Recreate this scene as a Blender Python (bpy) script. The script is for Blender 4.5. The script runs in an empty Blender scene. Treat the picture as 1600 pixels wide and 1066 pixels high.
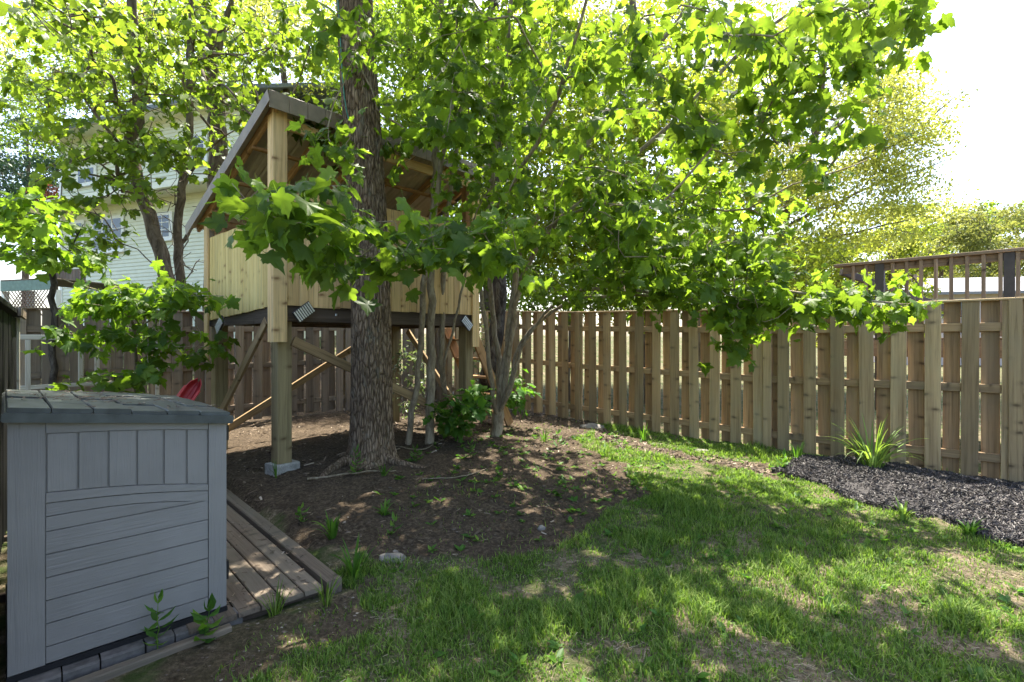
import bpy, math, random
import numpy as np
from mathutils import Vector, Matrix, noise as mnoise

random.seed(7)
RNG = np.random.default_rng(11)
scene = bpy.context.scene
COL = scene.collection

# ------------------------------------------------------------------ camera, sky, sun, exposure
CAM_Z = 1.5
cd = bpy.data.cameras.new('camera')
cam = bpy.data.objects.new('camera', cd)
COL.objects.link(cam)
cam.location = (0, 0, CAM_Z)
cam.rotation_euler = (math.radians(90), 0, 0)
cd.sensor_width = 36.0
cd.lens = 18.0
cd.clip_start = 0.05
cd.clip_end = 2000
scene.camera = cam

SUN_H = Vector((0.12, 0.99)).normalized()       # horizontal direction towards the sun
SUN_EL = math.radians(65)
world = bpy.data.worlds.new('World')
scene.world = world
world.use_nodes = True
wn = world.node_tree
wn.nodes.clear()
sky = wn.nodes.new('ShaderNodeTexSky')
sky.sky_type = 'NISHITA'
sky.sun_disc = False
sky.sun_elevation = SUN_EL
sky.sun_rotation = math.atan2(SUN_H.x, SUN_H.y)
sky.air_density = 1.0
sky.dust_density = 3.0
sky.ozone_density = 1.0
bgn = wn.nodes.new('ShaderNodeBackground')
bgn.inputs['Strength'].default_value = 0.15
wo = wn.nodes.new('ShaderNodeOutputWorld')
wn.links.new(sky.outputs[0], bgn.inputs[0])
wn.links.new(bgn.outputs[0], wo.inputs[0])

sd = bpy.data.lights.new('sun', 'SUN')
sd.energy = 4.8
sd.angle = math.radians(0.55)
sd.color = (1.0, 0.94, 0.82)
sun = bpy.data.objects.new('sun', sd)
COL.objects.link(sun)
sdir = Vector((SUN_H.x * math.cos(SUN_EL), SUN_H.y * math.cos(SUN_EL), math.sin(SUN_EL)))
sun.rotation_euler = sdir.to_track_quat('Z', 'Y').to_euler()
sun.location = (-1, 9, 16)

vs = scene.view_settings
vs.view_transform = 'Standard'
vs.look = 'None'
vs.exposure = 1.98
vs.gamma = 1.0
vs.use_curve_mapping = False
cy = scene.cycles
cy.use_denoising = True
try:
    cy.denoiser = 'OPENIMAGEDENOISE'
except Exception:
    pass
cy.max_bounces = 6
cy.diffuse_bounces = 3
cy.glossy_bounces = 2
cy.transmission_bounces = 4
cy.use_adaptive_sampling = True
cy.adaptive_threshold = 0.02
cy.sample_clamp_indirect = 6.0

# ------------------------------------------------------------------ small helpers
F = 800.0


def P(px, py, d):
    """point seen at photo position (px, py) at real depth d metres"""
    return Vector(((px - 800) / F * d, d, CAM_Z - (py - 533) / F * d))


def ghz(x, y):
    """height of the yard"""
    h = 0.0135 * np.clip(y, -20, 16)
    h = h + 0.12 * np.exp(-((x + 1.2) ** 2 + (y - 6.3) ** 2) / 6.5)
    h = h + 0.07 * np.exp(-((x + 1.5) ** 2 + (y - 5.5) ** 2) / 0.22)
    kx = 0.733 * (-0.996 - x) + 0.68 * (3.01 - y)          # distance left of the deck's outer edge
    ky = 0.68 * (-0.996 - x) - 0.733 * (3.01 - y)          # distance back from the deck's front edge
    flat = np.clip((kx + 0.12) / 0.12, 0, 1) * np.clip((1.9 - kx) / 0.3, 0, 1) * np.clip((ky + 0.1) / 0.1, 0, 1) * np.clip((3.5 - ky) / 0.3, 0, 1)
    h = h * (1 - flat) + np.minimum(h, 0.025) * flat
    m = (x + y - 8.9) / 1.0
    h = h + 0.07 * np.exp(-m * m) * np.clip((x - 2.7) / 0.6, 0, 1) * np.clip((10.6 - x - y) / 0.6, 0, 1)
    return h


def G(px, py):
    v = (py - 533) / F
    d = CAM_Z / (v + 0.02)
    for _ in range(12):
        z = float(ghz(np.float64((px - 800) / F * d), np.float64(d)))
        d = 0.5 * d + 0.5 * (CAM_Z - z) / v
    x = (px - 800) / F * d
    return Vector((x, d, float(ghz(np.float64(x), np.float64(d)))))


class Noise2:
    def __init__(s, seed):
        s.t = np.random.default_rng(seed).random((256, 256))

    def one(s, x, y):
        xi = np.floor(x).astype(int)
        yi = np.floor(y).astype(int)
        fx = x - xi
        fy = y - yi
        fx = fx * fx * (3 - 2 * fx)
        fy = fy * fy * (3 - 2 * fy)
        t = s.t
        a = t[xi % 256, yi % 256]
        b = t[(xi + 1) % 256, yi % 256]
        c = t[xi % 256, (yi + 1) % 256]
        d = t[(xi + 1) % 256, (yi + 1) % 256]
        return (a * (1 - fx) + b * fx) * (1 - fy) + (c * (1 - fx) + d * fx) * fy

    def fbm(s, x, y, o=3):
        v = 0
        a = 0.5
        tot = 0
        for i in range(o):
            v = v + a * s.one(x * 2 ** i + 17.3 * i, y * 2 ** i + 9.1 * i)
            tot += a
            a *= 0.5
        return v / tot


N1, N2, N3 = Noise2(1), Noise2(2), Noise2(3)


def inpoly(x, y, poly):
    ins = np.zeros(x.shape, bool)
    n = len(poly)
    for i in range(n):
        x0, y0 = poly[i]
        x1, y1 = poly[(i + 1) % n]
        c = ((y0 > y) != (y1 > y)) & (x < (x1 - x0) * (y - y0) / (y1 - y0 + 1e-12) + x0)
        ins ^= c
    return ins


def npmesh(name, V, faces, tint=None, smooth=False, extra=None):
    """faces: list of (n,k) int arrays"""
    me = bpy.data.meshes.new(name)
    V = np.asarray(V, dtype=np.float32)
    me.vertices.add(len(V))
    me.vertices.foreach_set('co', V.ravel())
    loops = np.concatenate([np.asarray(f).ravel() for f in faces]).astype(np.int32)
    tot = np.concatenate([np.full(len(f), np.asarray(f).shape[1]) for f in faces]).astype(np.int32)
    start = np.concatenate([[0], np.cumsum(tot)[:-1]]).astype(np.int32)
    me.loops.add(len(loops))
    me.loops.foreach_set('vertex_index', loops)
    me.polygons.add(len(tot))
    me.polygons.foreach_set('loop_start', start)
    me.polygons.foreach_set('use_smooth', np.full(len(tot), smooth, dtype=bool))
    me.update(calc_edges=True)
    if tint is not None:
        a = me.attributes.new('tint', 'FLOAT', 'POINT')
        a.data.foreach_set('value', np.asarray(tint, dtype=np.float32))
    for k, arr in (extra or {}).items():
        a = me.attributes.new(k, 'FLOAT', 'POINT')
        a.data.foreach_set('value', np.asarray(arr, dtype=np.float32))
    return me


WM = {}


def link(name, data, M, mat=None, parent=None, mesh_mat=True):
    o = bpy.data.objects.new(name, data)
    COL.objects.link(o)
    if parent is not None:
        o.parent = parent
        o.matrix_basis = WM[parent.name].inverted() @ M
    else:
        o.matrix_basis = M
    WM[o.name] = M.copy()
    if mat is not None and data is not None and mesh_mat:
        if len(data.materials) == 0:
            data.materials.append(mat)
        elif data.materials[0] is not mat:
            o.material_slots[0].link = 'OBJECT'
            o.material_slots[0].material = mat
    return o


def tag(o, label=None, cat=None, group=None, kind=None):
    if label:
        o['label'] = label
    if cat:
        o['category'] = cat
    if group:
        o['group'] = group
    if kind:
        o['kind'] = kind
    return o


def thing(name, label, cat, loc, group=None):
    o = link(name, None, Matrix.Translation(Vector(loc)))
    o.empty_display_size = 0.1
    return tag(o, label, cat, group)


def frame(origin, xdir, zoff=None):
    x = Vector((xdir[0], xdir[1], 0)).normalized()
    z = Vector((0, 0, 1))
    y = z.cross(x)
    M = Matrix(((x.x, y.x, z.x, origin[0]), (x.y, y.y, z.y, origin[1]), (x.z, y.z, z.z, origin[2]), (0, 0, 0, 1)))
    return M


MESHES = {}


def plank_mesh(lx, ly, lz, c, mat):
    """octagonal-profile board, grain along local z"""
    key = (round(lx, 3), round(ly, 3), round(lz, 3), round(c, 4), mat.name)
    if key in MESHES:
        return MESHES[key]
    hx, hy, hz = lx / 2, ly / 2, lz / 2
    prof = [(-hx + c, -hy), (hx - c, -hy), (hx, -hy + c), (hx, hy - c), (hx - c, hy), (-hx + c, hy), (-hx, hy - c), (-hx, -hy + c)]
    V = [(x, y, -hz) for x, y in prof] + [(x, y, hz) for x, y in prof]
    q = [(i, (i + 1) % 8, 8 + (i + 1) % 8, 8 + i) for i in range(8)]
    me = bpy.data.meshes.new('board_mesh')
    me.from_pydata(V, [], q + [tuple(range(7, -1, -1)), tuple(range(8, 16))])
    me.materials.append(mat)
    me.update()
    MESHES[key] = me
    return me


CYC = [Matrix.Identity(4),
       Matrix(((0, 0, 1, 0), (1, 0, 0, 0), (0, 1, 0, 0), (0, 0, 0, 1))),   # local z -> x
       Matrix(((0, 1, 0, 0), (0, 0, 1, 0), (1, 0, 0, 0), (0, 0, 0, 1)))]   # local z -> y


def box(name, fr, xr, yr, zr, mat, parent=None, c=0.004):
    d = [abs(xr[1] - xr[0]), abs(yr[1] - yr[0]), abs(zr[1] - zr[0])]
    ctr = Vector(((xr[0] + xr[1]) / 2, (yr[0] + yr[1]) / 2, (zr[0] + zr[1]) / 2))
    k = max(range(3), key=lambda i: d[i])
    if k == 2:
        R, dim = CYC[0], (d[0], d[1], d[2])
    elif k == 0:
        R, dim = CYC[1], (d[1], d[2], d[0])
    else:
        R, dim = CYC[2], (d[2], d[0], d[1])
    c = min(c, 0.3 * min(dim[0], dim[1]))
    return link(name, plank_mesh(dim[0], dim[1], dim[2], c, mat), fr @ Matrix.Translation(ctr) @ R, mat, parent)


def beam(name, p0, p1, w, t, side, mat, parent=None, c=0.004):
    """board from p0 to p1, width w across `side`, thickness t along the third axis"""
    p0, p1 = Vector(p0), Vector(p1)
    z = (p1 - p0).normalized()
    s = Vector(side)
    x = (s - z * s.dot(z)).normalized()
    y = z.cross(x)
    m = (p0 + p1) / 2
    M = Matrix(((x.x, y.x, z.x, m.x), (x.y, y.y, z.y, m.y), (x.z, y.z, z.z, m.z), (0, 0, 0, 1)))
    return link(name, plank_mesh(w, t, (p1 - p0).length, min(c, .3 * min(w, t)), mat), M, mat, parent)


def prism(name, fr, poly, y0, y1, mat, parent=None):
    """polygon in the frame's x-z plane extruded between y0 and y1"""
    cx = sum(p[0] for p in poly) / len(poly)
    cz = sum(p[1] for p in poly) / len(poly)
    n = len(poly)
    V = [(p[0] - cx, y0 - y0, p[1] - cz) for p in poly] + [(p[0] - cx, y1 - y0, p[1] - cz) for p in poly]
    Fc = [tuple(range(n)), tuple(range(2 * n - 1, n - 1, -1))] + [(i, n + i, n + (i + 1) % n, (i + 1) % n) for i in range(n)]
    me = bpy.data.meshes.new(name)
    me.from_pydata(V, [], Fc)
    me.update()
    import bmesh
    bm = bmesh.new()
    bm.from_mesh(me)
    bmesh.ops.recalc_face_normals(bm, faces=bm.faces)
    bm.to_mesh(me)
    bm.free()
    me.materials.append(mat)
    return link(name, me, fr @ Matrix.Translation((cx, y0, cz)), mat, parent)


# ------------------------------------------------------------------ materials
def newmat(name):
    m = bpy.data.materials.new(name)
    m.use_nodes = True
    nt = m.node_tree
    nt.nodes.clear()
    out = nt.nodes.new('ShaderNodeOutputMaterial')
    b = nt.nodes.new('ShaderNodeBsdfPrincipled')
    nt.links.new(b.outputs[0], out.inputs[0])
    return m, nt, b, out


class NT:
    """terse node helper"""
    def __init__(s, nt):
        s.nt = nt

    def n(s, t, **kw):
        nd = s.nt.nodes.new('ShaderNode' + t)
        for k, v in kw.items():
            setattr(nd, k, v)
        return nd

    def l(s, a, b):
        s.nt.links.new(a, b)

    def coords(s, scale, rnd=True, kind='Object'):
        tc = s.n('TexCoord')
        mp = s.n('Mapping')
        mp.inputs['Scale'].default_value = scale
        if rnd:
            oi = s.n('ObjectInfo')
            mu = s.n('VectorMath', operation='MULTIPLY')
            cb = s.n('CombineXYZ')
            for i in range(3):
                s.l(oi.outputs['Random'], cb.inputs[i])
            s.l(cb.outputs[0], mu.inputs[0])
            mu.inputs[1].default_value = (31.7, 57.3, 91.1)
            ad = s.n('VectorMath', operation='ADD')
            s.l(tc.outputs[kind], ad.inputs[0])
            s.l(mu.outputs[0], ad.inputs[1])
            s.l(ad.outputs[0], mp.inputs['Vector'])
        else:
            s.l(tc.outputs[kind], mp.inputs['Vector'])
        return mp.outputs[0]

    def noise(s, vec, scale=1.0, detail=4, rough=0.6, dist=0.0):
        x = s.n('TexNoise')
        x.inputs['Scale'].default_value = scale
        x.inputs['Detail'].default_value = detail
        x.inputs['Roughness'].default_value = rough
        x.inputs['Distortion'].default_value = dist
        s.l(vec, x.inputs['Vector'])
        return x.outputs['Fac']

    def ramp(s, fac, stops):
        r = s.n('ValToRGB')
        e = r.color_ramp.elements
        while len(e) < len(stops):
            e.new(0.5)
        for i, (p, c) in enumerate(stops):
            e[i].position = p
            e[i].color = tuple(c) + ((1,) if len(c) == 3 else ())
        s.l(fac, r.inputs[0])
        return r.outputs[0]

    def mix(s, fac, a, b, mode='MIX'):
        m = s.n('Mix', data_type='RGBA', blend_type=mode)
        for v, i in ((fac, 0), (a, 6), (b, 7)):
            if isinstance(v, (int, float)):
                m.inputs[i].default_value = v
            elif isinstance(v, tuple):
                m.inputs[i].default_value = v + ((1,) if len(v) == 3 else ())
            else:
                s.l(v, m.inputs[i])
        return m.outputs[2]

    def math(s, op, a, b=0.0):
        m = s.n('Math', operation=op)
        for i, v in enumerate((a, b)):
            if isinstance(v, (int, float)):
                m.inputs[i].default_value = v
            else:
                s.l(v, m.inputs[i])
        return m.outputs[0]

    def bump(s, h, strength, dist, normal_in):
        b = s.n('Bump')
        b.inputs['Strength'].default_value = strength
        b.inputs['Distance'].default_value = dist
        s.l(h, b.inputs['Height'])
        s.l(b.outputs[0], normal_in)

    def rand(s):
        return s.n('ObjectInfo').outputs['Random']


def wood(name, light, dark, knot, rough=0.75, knots=True, stain=None, var=0.25, bump=0.4):
    m, nt, b, _ = newmat(name)
    h = NT(nt)
    v1 = h.coords((55, 55, 1.6))
    v2 = h.coords((9, 9, 0.55))
    v3 = h.coords((2.0, 2.0, 1.1))
    g1 = h.noise(v1, 1.0, 5, 0.65, 0.4)
    g2 = h.noise(v2, 1.0, 3, 0.55, 0.6)
    base = h.ramp(g2, [(0.3, dark), (0.7, light)])
    fine = h.ramp(g1, [(0.3, (0.45, 0.43, 0.40)), (0.48, (0.95, 0.95, 0.95)), (0.7, (1.2, 1.2, 1.2))])
    colr = h.mix(0.75, base, fine, 'MULTIPLY')
    if knots:
        vo = h.n('TexVoronoi')
        vo.inputs['Scale'].default_value = 1.0
        vo.voronoi_dimensions = '2D'
        sx = h.n('SeparateXYZ')
        h.l(h.coords((2.7, 2.7, 6.0)), sx.inputs[0])
        cbx = h.n('CombineXYZ')
        h.l(h.math('ADD', sx.outputs[0], sx.outputs[1]), cbx.inputs[0])
        h.l(h.math('ADD', sx.outputs[2], h.math('MULTIPLY', h.noise(h.coords((14, 14, 5)), 1.0, 2, 0.5), 0.22)), cbx.inputs[1])
        h.l(cbx.outputs[0], vo.inputs['Vector'])
        kn = h.ramp(vo.outputs['Distance'], [(0.02, (1, 1, 1)), (0.07, (0.7, 0.7, 0.7)), (0.11, (0.28, 0.28, 0.28)), (0.24, (0, 0, 0))])
        sepc = h.n('SeparateColor')
        h.l(vo.outputs['Color'], sepc.inputs[0])
        colr = h.mix(h.math('MULTIPLY', h.math('MULTIPLY', kn, 0.85), h.math('GREATER_THAN', sepc.outputs[0], 0.42)), colr, knot)
    if stain:
        st = h.ramp(h.noise(v3, 1.0, 4, 0.6), [(0.42, (0, 0, 0)), (0.68, (1, 1, 1))])
        colr = h.mix(h.math('MULTIPLY', st, 0.6), colr, stain)
    r = h.rand()
    val = h.math('ADD', h.math('MULTIPLY', r, var * 2), 1 - var)
    hsv = h.n('HueSaturation')
    h.l(colr, hsv.inputs['Color'])
    h.l(val, hsv.inputs['Value'])
    h.l(hsv.outputs[0], b.inputs['Base Color'])
    b.inputs['Roughness'].default_value = rough
    b.inputs['Specular IOR Level'].default_value = 0.15
    h.bump(g1, bump, 0.004, b.inputs['Normal'])
    return m


def plain(name, c, rough=0.6, metal=0.0, scale=12.0, amt=0.2, bump=0.15, spec=0.4, rnd=True, bd=0.003):
    m, nt, b, _ = newmat(name)
    h = NT(nt)
    v = h.coords((scale,) * 3, rnd)
    n = h.noise(v, 1.0, 5, 0.6)
    lo = tuple(x * (1 - amt) for x in c)
    hi = tuple(min(1, x * (1 + amt)) for x in c)
    h.l(h.ramp(n, [(0.3, lo), (0.7, hi)]), b.inputs['Base Color'])
    b.inputs['Roughness'].default_value = rough
    b.inputs['Metallic'].default_value = metal
    b.inputs['Specular IOR Level'].default_value = spec
    if bump:
        h.bump(n, bump, bd, b.inputs['Normal'])
    return m


def leafmat(name, c, tr, var=0.35, yellow=(0.2, 0.22, 0.02), rough=0.5, trans=0.42, spec=0.25):
    m, nt, b, out = newmat(name)
    h = NT(nt)
    at = h.n('Attribute', attribute_name='tint')
    r = h.math('FRACT', h.math('ADD', at.outputs['Fac'], h.rand()))
    val = h.math('ADD', h.math('MULTIPLY', r, var * 2), 1 - var)
    yel = h.ramp(r, [(0.55, (0, 0, 0)), (1.0, (0.55, 0.55, 0.55))])
    hs = h.n('HueSaturation')
    h.l(h.mix(yel, tuple(c), tuple(yellow)), hs.inputs['Color'])
    h.l(val, hs.inputs['Value'])
    h.l(hs.outputs[0], b.inputs['Base Color'])
    b.inputs['Roughness'].default_value = rough
    b.inputs['Specular IOR Level'].default_value = spec
    t = h.n('BsdfTranslucent')
    hs2 = h.n('HueSaturation')
    hs2.inputs['Color'].default_value = tuple(tr) + (1,)
    h.l(val, hs2.inputs['Value'])
    h.l(hs2.outputs[0], t.inputs['Color'])
    mx = h.n('MixShader')
    mx.inputs[0].default_value = trans
    h.l(b.outputs[0], mx.inputs[1])
    h.l(t.outputs[0], mx.inputs[2])
    h.l(mx.outputs[0], out.inputs[0])
    return m


def barkmat(name, c1, c2, c3, sc=(14, 14, 2.5), bump=1.0, dist=0.02, lichen=None, plates=None):
    m, nt, b, _ = newmat(name)
    h = NT(nt)
    v = h.coords(sc, False)
    n1 = h.noise(v, 1.0, 6, 0.65, 0.8)
    n2 = h.noise(h.coords((3, 3, 1.2), False), 1.0, 4, 0.6)
    colr = h.ramp(n1, [(0.36, c1), (0.5, c2), (0.66, c3)])
    colr = h.mix(0.6, colr, h.ramp(n2, [(0.3, (0.7, 0.7, 0.7)), (0.7, (1.2, 1.2, 1.2))]), 'MULTIPLY')
    if plates:
        vd = h.n('TexVoronoi', feature='DISTANCE_TO_EDGE')
        vv = h.n('VectorMath', operation='ADD')
        h.l(h.coords(plates, False), vv.inputs[0])
        wob = h.n('TexNoise')
        wob.inputs['Scale'].default_value = 0.5
        wob.inputs['Detail'].default_value = 4
        h.l(h.coords(plates, False), wob.inputs['Vector'])
        ws = h.n('VectorMath', operation='SCALE')
        ws.inputs['Scale'].default_value = 1.6
        h.l(wob.outputs['Color'], ws.inputs[0])
        h.l(ws.outputs[0], vv.inputs[1])
        h.l(vv.outputs[0], vd.inputs['Vector'])
        vd.inputs['Scale'].default_value = 1.0
        crack = h.ramp(vd.outputs['Distance'], [(0.0, (0.42, 0.39, 0.36)), (0.10, (0.85, 0.84, 0.82)), (0.25, (1.15, 1.15, 1.15))])
        colr = h.mix(0.9, colr, crack, 'MULTIPLY')
        n1 = h.math('ADD', h.math('MULTIPLY', n1, 0.5), crack)
    if lichen:
        l = h.ramp(h.noise(h.coords((9, 9, 5), False), 1.0, 5, 0.7), [(0.56, (0, 0, 0)), (0.68, (1, 1, 1))])
        colr = h.mix(h.math('MULTIPLY', l, 0.6), colr, lichen)
    h.l(colr, b.inputs['Base Color'])
    b.inputs['Roughness'].default_value = 0.9
    b.inputs['Specular IOR Level'].default_value = 0.15
    h.bump(n1, bump, dist, b.inputs['Normal'])
    return m


M_fence_shade = wood('fence_boards_shaded', (0.42, 0.285, 0.155), (0.24, 0.155, 0.084), (0.06, 0.035, 0.022), stain=(0.20, 0.16, 0.11), var=0.25)  # darker copy of the fence wood: shade behind the front boards painted in
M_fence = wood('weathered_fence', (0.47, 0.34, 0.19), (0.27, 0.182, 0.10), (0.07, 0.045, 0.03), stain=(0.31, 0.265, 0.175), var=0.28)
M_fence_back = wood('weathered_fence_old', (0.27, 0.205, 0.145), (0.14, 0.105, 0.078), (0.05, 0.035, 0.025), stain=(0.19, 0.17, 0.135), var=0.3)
M_post = wood('treated_post', (0.30, 0.24, 0.125), (0.19, 0.145, 0.075), (0.10, 0.065, 0.03), var=0.12)
M_pine = wood('new_pine', (0.70, 0.50, 0.25), (0.55, 0.36, 0.16), (0.16, 0.075, 0.03), var=0.14, bump=0.2)
M_pine2 = wood('new_pine_siding', (0.70, 0.54, 0.22), (0.58, 0.42, 0.15), (0.25, 0.14, 0.05), var=0.1, bump=0.2)
M_brace = wood('brace_wood', (0.38, 0.27, 0.14), (0.24, 0.16, 0.085), (0.10, 0.06, 0.03), var=0.2)
M_rafter = wood('rafter_wood', (0.45, 0.27, 0.13), (0.30, 0.17, 0.08), (0.14, 0.07, 0.03), var=0.15)
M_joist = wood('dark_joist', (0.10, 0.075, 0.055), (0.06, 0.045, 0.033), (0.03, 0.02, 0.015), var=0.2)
M_deck = wood('grey_deck', (0.19, 0.148, 0.108), (0.11, 0.082, 0.06), (0.06, 0.045, 0.03), var=0.18, stain=(0.15, 0.14, 0.11))
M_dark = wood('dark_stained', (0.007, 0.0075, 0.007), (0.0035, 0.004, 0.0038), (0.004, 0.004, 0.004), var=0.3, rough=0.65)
M_rail = wood('brown_railing', (0.29, 0.215, 0.15), (0.19, 0.14, 0.098), (0.05, 0.03, 0.02), var=0.15)
M_railpost = plain('dark_railing_post', (0.055, 0.048, 0.046), 0.7)
M_pale = wood('pale_old_frame', (0.50, 0.47, 0.40), (0.36, 0.33, 0.27), (0.2, 0.17, 0.13), var=0.12)
M_concrete = plain('concrete', (0.33, 0.32, 0.29), 0.9, scale=25, amt=0.3, bump=0.6)
M_paver = plain('paver', (0.10, 0.092, 0.085), 0.9, scale=20, amt=0.4, bump=0.8)
M_galv = plain('galvanised', (0.62, 0.64, 0.66), 0.35, 0.8, scale=30, amt=0.15)
M_galvd = plain('bracket_dark', (0.05, 0.05, 0.055), 0.5, 0.4)
M_roof = plain('roof_metal', (0.21, 0.165, 0.115), 0.5, 0.1, scale=6, amt=0.25, bump=0.05)
M_red = plain('red_plastic', (0.33, 0.022, 0.024), 0.35, scale=5, amt=0.2, bump=0.05)
M_black = plain('black_plastic', (0.012, 0.012, 0.014), 0.4, bump=0.05)
M_lid = plain('lid_plastic', (0.05, 0.058, 0.054), 0.5, scale=11, amt=0.45, bump=0.3)
M_white = plain('white_trim', (0.78, 0.78, 0.70), 0.5, amt=0.05, bump=0.03)
M_cream = plain('cream_soffit', (0.72, 0.72, 0.56), 0.6, amt=0.06, bump=0.03)
M_siding = plain('mint_siding', (0.70, 0.71, 0.53), 0.6, scale=2, amt=0.08, bump=0.05)
M_shingle = plain('grey_shingle', (0.17, 0.19, 0.20), 0.9, scale=20, amt=0.3, bump=0.5)
M_shingle_far = plain('pale_far_roof', (0.21, 0.21, 0.22), 0.85, scale=3, amt=0.12, bump=0.2)
M_pinkwall = plain('far_house_wall', (0.55, 0.46, 0.42), 0.8, scale=3, amt=0.08)
M_stone = plain('fieldstone', (0.17, 0.155, 0.135), 0.9, scale=14, amt=0.35, bump=0.8)
M_cord = plain('green_cord', (0.05, 0.22, 0.15), 0.6)


def glass_mat():
    m, nt, b, _ = newmat('window_glass')
    b.inputs['Base Color'].default_value = (0.03, 0.035, 0.035, 1)
    b.inputs['Roughness'].default_value = 0.06
    b.inputs['Specular IOR Level'].default_value = 0.9
    return m


M_glass = glass_mat()


def shed_mat(name, axis):
    m, nt, b, _ = newmat(name)
    h = NT(nt)
    sc = {'h': (4, 90, 90), 'v': (90, 90, 4)}[axis]
    n = h.noise(h.coords(sc), 1.0, 4, 0.65, 0.5)
    n2 = h.noise(h.coords((2.5, 2.5, 2.5)), 1.0, 4, 0.6)
    h.l(h.ramp(n2, [(0.3, (0.185, 0.176, 0.164)), (0.7, (0.225, 0.214, 0.20))]), b.inputs['Base Color'])
    b.inputs['Roughness'].default_value = 0.5
    b.inputs['Specular IOR Level'].default_value = 0.4
    h.bump(n, 0.8, 0.0035, b.inputs['Normal'])
    return m


M_shed_h = shed_mat('shed_plastic_across', 'h')
M_shed_v = shed_mat('shed_plastic_upright', 'v')

L_maple = leafmat('maple_leaf', (0.07, 0.135, 0.02), (0.25, 0.39, 0.025), yellow=(0.135, 0.17, 0.02), trans=0.54, var=0.42)
L_mapleb = leafmat('maple_leaf_bright', (0.07, 0.13, 0.018), (0.26, 0.38, 0.025), yellow=(0.15, 0.175, 0.02), trans=0.5, var=0.42)
L_sap = leafmat('sapling_leaf', (0.065, 0.14, 0.02), (0.24, 0.40, 0.022), yellow=(0.15, 0.18, 0.018), trans=0.5, var=0.4)
L_bgy = leafmat('yellow_green_leaf', (0.12, 0.17, 0.022), (0.42, 0.50, 0.04), yellow=(0.24, 0.24, 0.03), trans=0.52)
L_bgg = leafmat('mid_green_leaf', (0.08, 0.14, 0.02), (0.30, 0.44, 0.03), yellow=(0.17, 0.19, 0.03), trans=0.52)
L_bgp = leafmat('pale_new_leaf', (0.20, 0.23, 0.05), (0.55, 0.58, 0.09), yellow=(0.30, 0.28, 0.07), trans=0.52)
L_far = leafmat('far_leaf', (0.13, 0.16, 0.045), (0.30, 0.32, 0.06), yellow=(0.22, 0.20, 0.05), trans=0.4)
L_pine = leafmat('pine_needles', (0.035, 0.075, 0.045), (0.05, 0.10, 0.04), yellow=(0.05, 0.09, 0.03), trans=0.2)
L_red = leafmat('red_leaf', (0.16, 0.06, 0.045), (0.2, 0.07, 0.04), yellow=(0.2, 0.1, 0.05), trans=0.35)
L_grass = leafmat('grass_blade', (0.085, 0.17, 0.024), (0.24, 0.40, 0.04), yellow=(0.24, 0.22, 0.09), trans=0.4, var=0.45, rough=0.65, spec=0.2)
L_lily = leafmat('lily_leaf', (0.14, 0.25, 0.05), (0.3, 0.45, 0.05), yellow=(0.28, 0.33, 0.09), trans=0.4)
L_weed = leafmat('weed_leaf', (0.06, 0.15, 0.022), (0.14, 0.32, 0.02), yellow=(0.15, 0.20, 0.02))
L_vine = leafmat('shrub_leaf', (0.10, 0.14, 0.07), (0.14, 0.2, 0.05), yellow=(0.2, 0.2, 0.12), rough=0.3, spec=0.6)

B_main = barkmat('furrowed_bark', (0.115, 0.08, 0.052), (0.22, 0.158, 0.105), (0.295, 0.222, 0.155), sc=(34, 34, 6), bump=1.0, dist=0.02, lichen=(0.17, 0.165, 0.125), plates=(34, 34, 7.5))
B_maple = barkmat('smooth_grey_bark', (0.16, 0.125, 0.085), (0.26, 0.21, 0.145), (0.36, 0.31, 0.225), sc=(20, 20, 6), bump=0.35, dist=0.006)
B_dark = barkmat('dark_bark', (0.02, 0.017, 0.014), (0.055, 0.045, 0.038), (0.13, 0.12, 0.10), sc=(14, 14, 5), bump=0.8, dist=0.02)
B_bg = barkmat('far_bark', (0.06, 0.045, 0.03), (0.13, 0.10, 0.075), (0.21, 0.17, 0.13), sc=(10, 10, 3), bump=0.6, dist=0.02)


def ground_mat():
    m, nt, b, _ = newmat('yard_ground')
    h = NT(nt)
    v = h.coords((1, 1, 1), False)
    soil = h.n('Attribute', attribute_name='soil').outputs['Fac']
    n1 = h.noise(v, 38.0, 6, 0.7)
    n2 = h.noise(v, 5.0, 4, 0.6)
    n3 = h.noise(v, 150.0, 3, 0.7)
    sc = h.ramp(n1, [(0.3, (0.032, 0.023, 0.015)), (0.52, (0.082, 0.06, 0.04)), (0.72, (0.18, 0.14, 0.098))])
    sc = h.mix(0.7, sc, h.ramp(n2, [(0.3, (0.6, 0.6, 0.6)), (0.7, (1.25, 1.25, 1.25))]), 'MULTIPLY')
    sc = h.mix(0.5, sc, h.ramp(n3, [(0.35, (0.6, 0.6, 0.6)), (0.65, (1.35, 1.35, 1.35))]), 'MULTIPLY')
    thatch = h.ramp(n1, [(0.3, (0.06, 0.048, 0.028)), (0.5, (0.16, 0.125, 0.08)), (0.7, (0.30, 0.245, 0.17))])
    bare = h.n('Attribute', attribute_name='bare').outputs['Fac']
    thatch = h.mix(h.math('SUBTRACT', h.ramp(n2, [(0.35, (0, 0, 0)), (0.6, (1, 1, 1))]), bare), thatch, (0.05, 0.07, 0.02))
    h.l(h.mix(soil, thatch, sc), b.inputs['Base Color'])
    b.inputs['Roughness'].default_value = 0.95
    b.inputs['Specular IOR Level'].default_value = 0.1
    h.bump(n1, 0.9, 0.03, b.inputs['Normal'])
    return m


M_ground = ground_mat()
M_mulch = plain('dark_mulch', (0.016, 0.013, 0.013), 0.8, scale=30, amt=0.5, bump=0.6)


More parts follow.
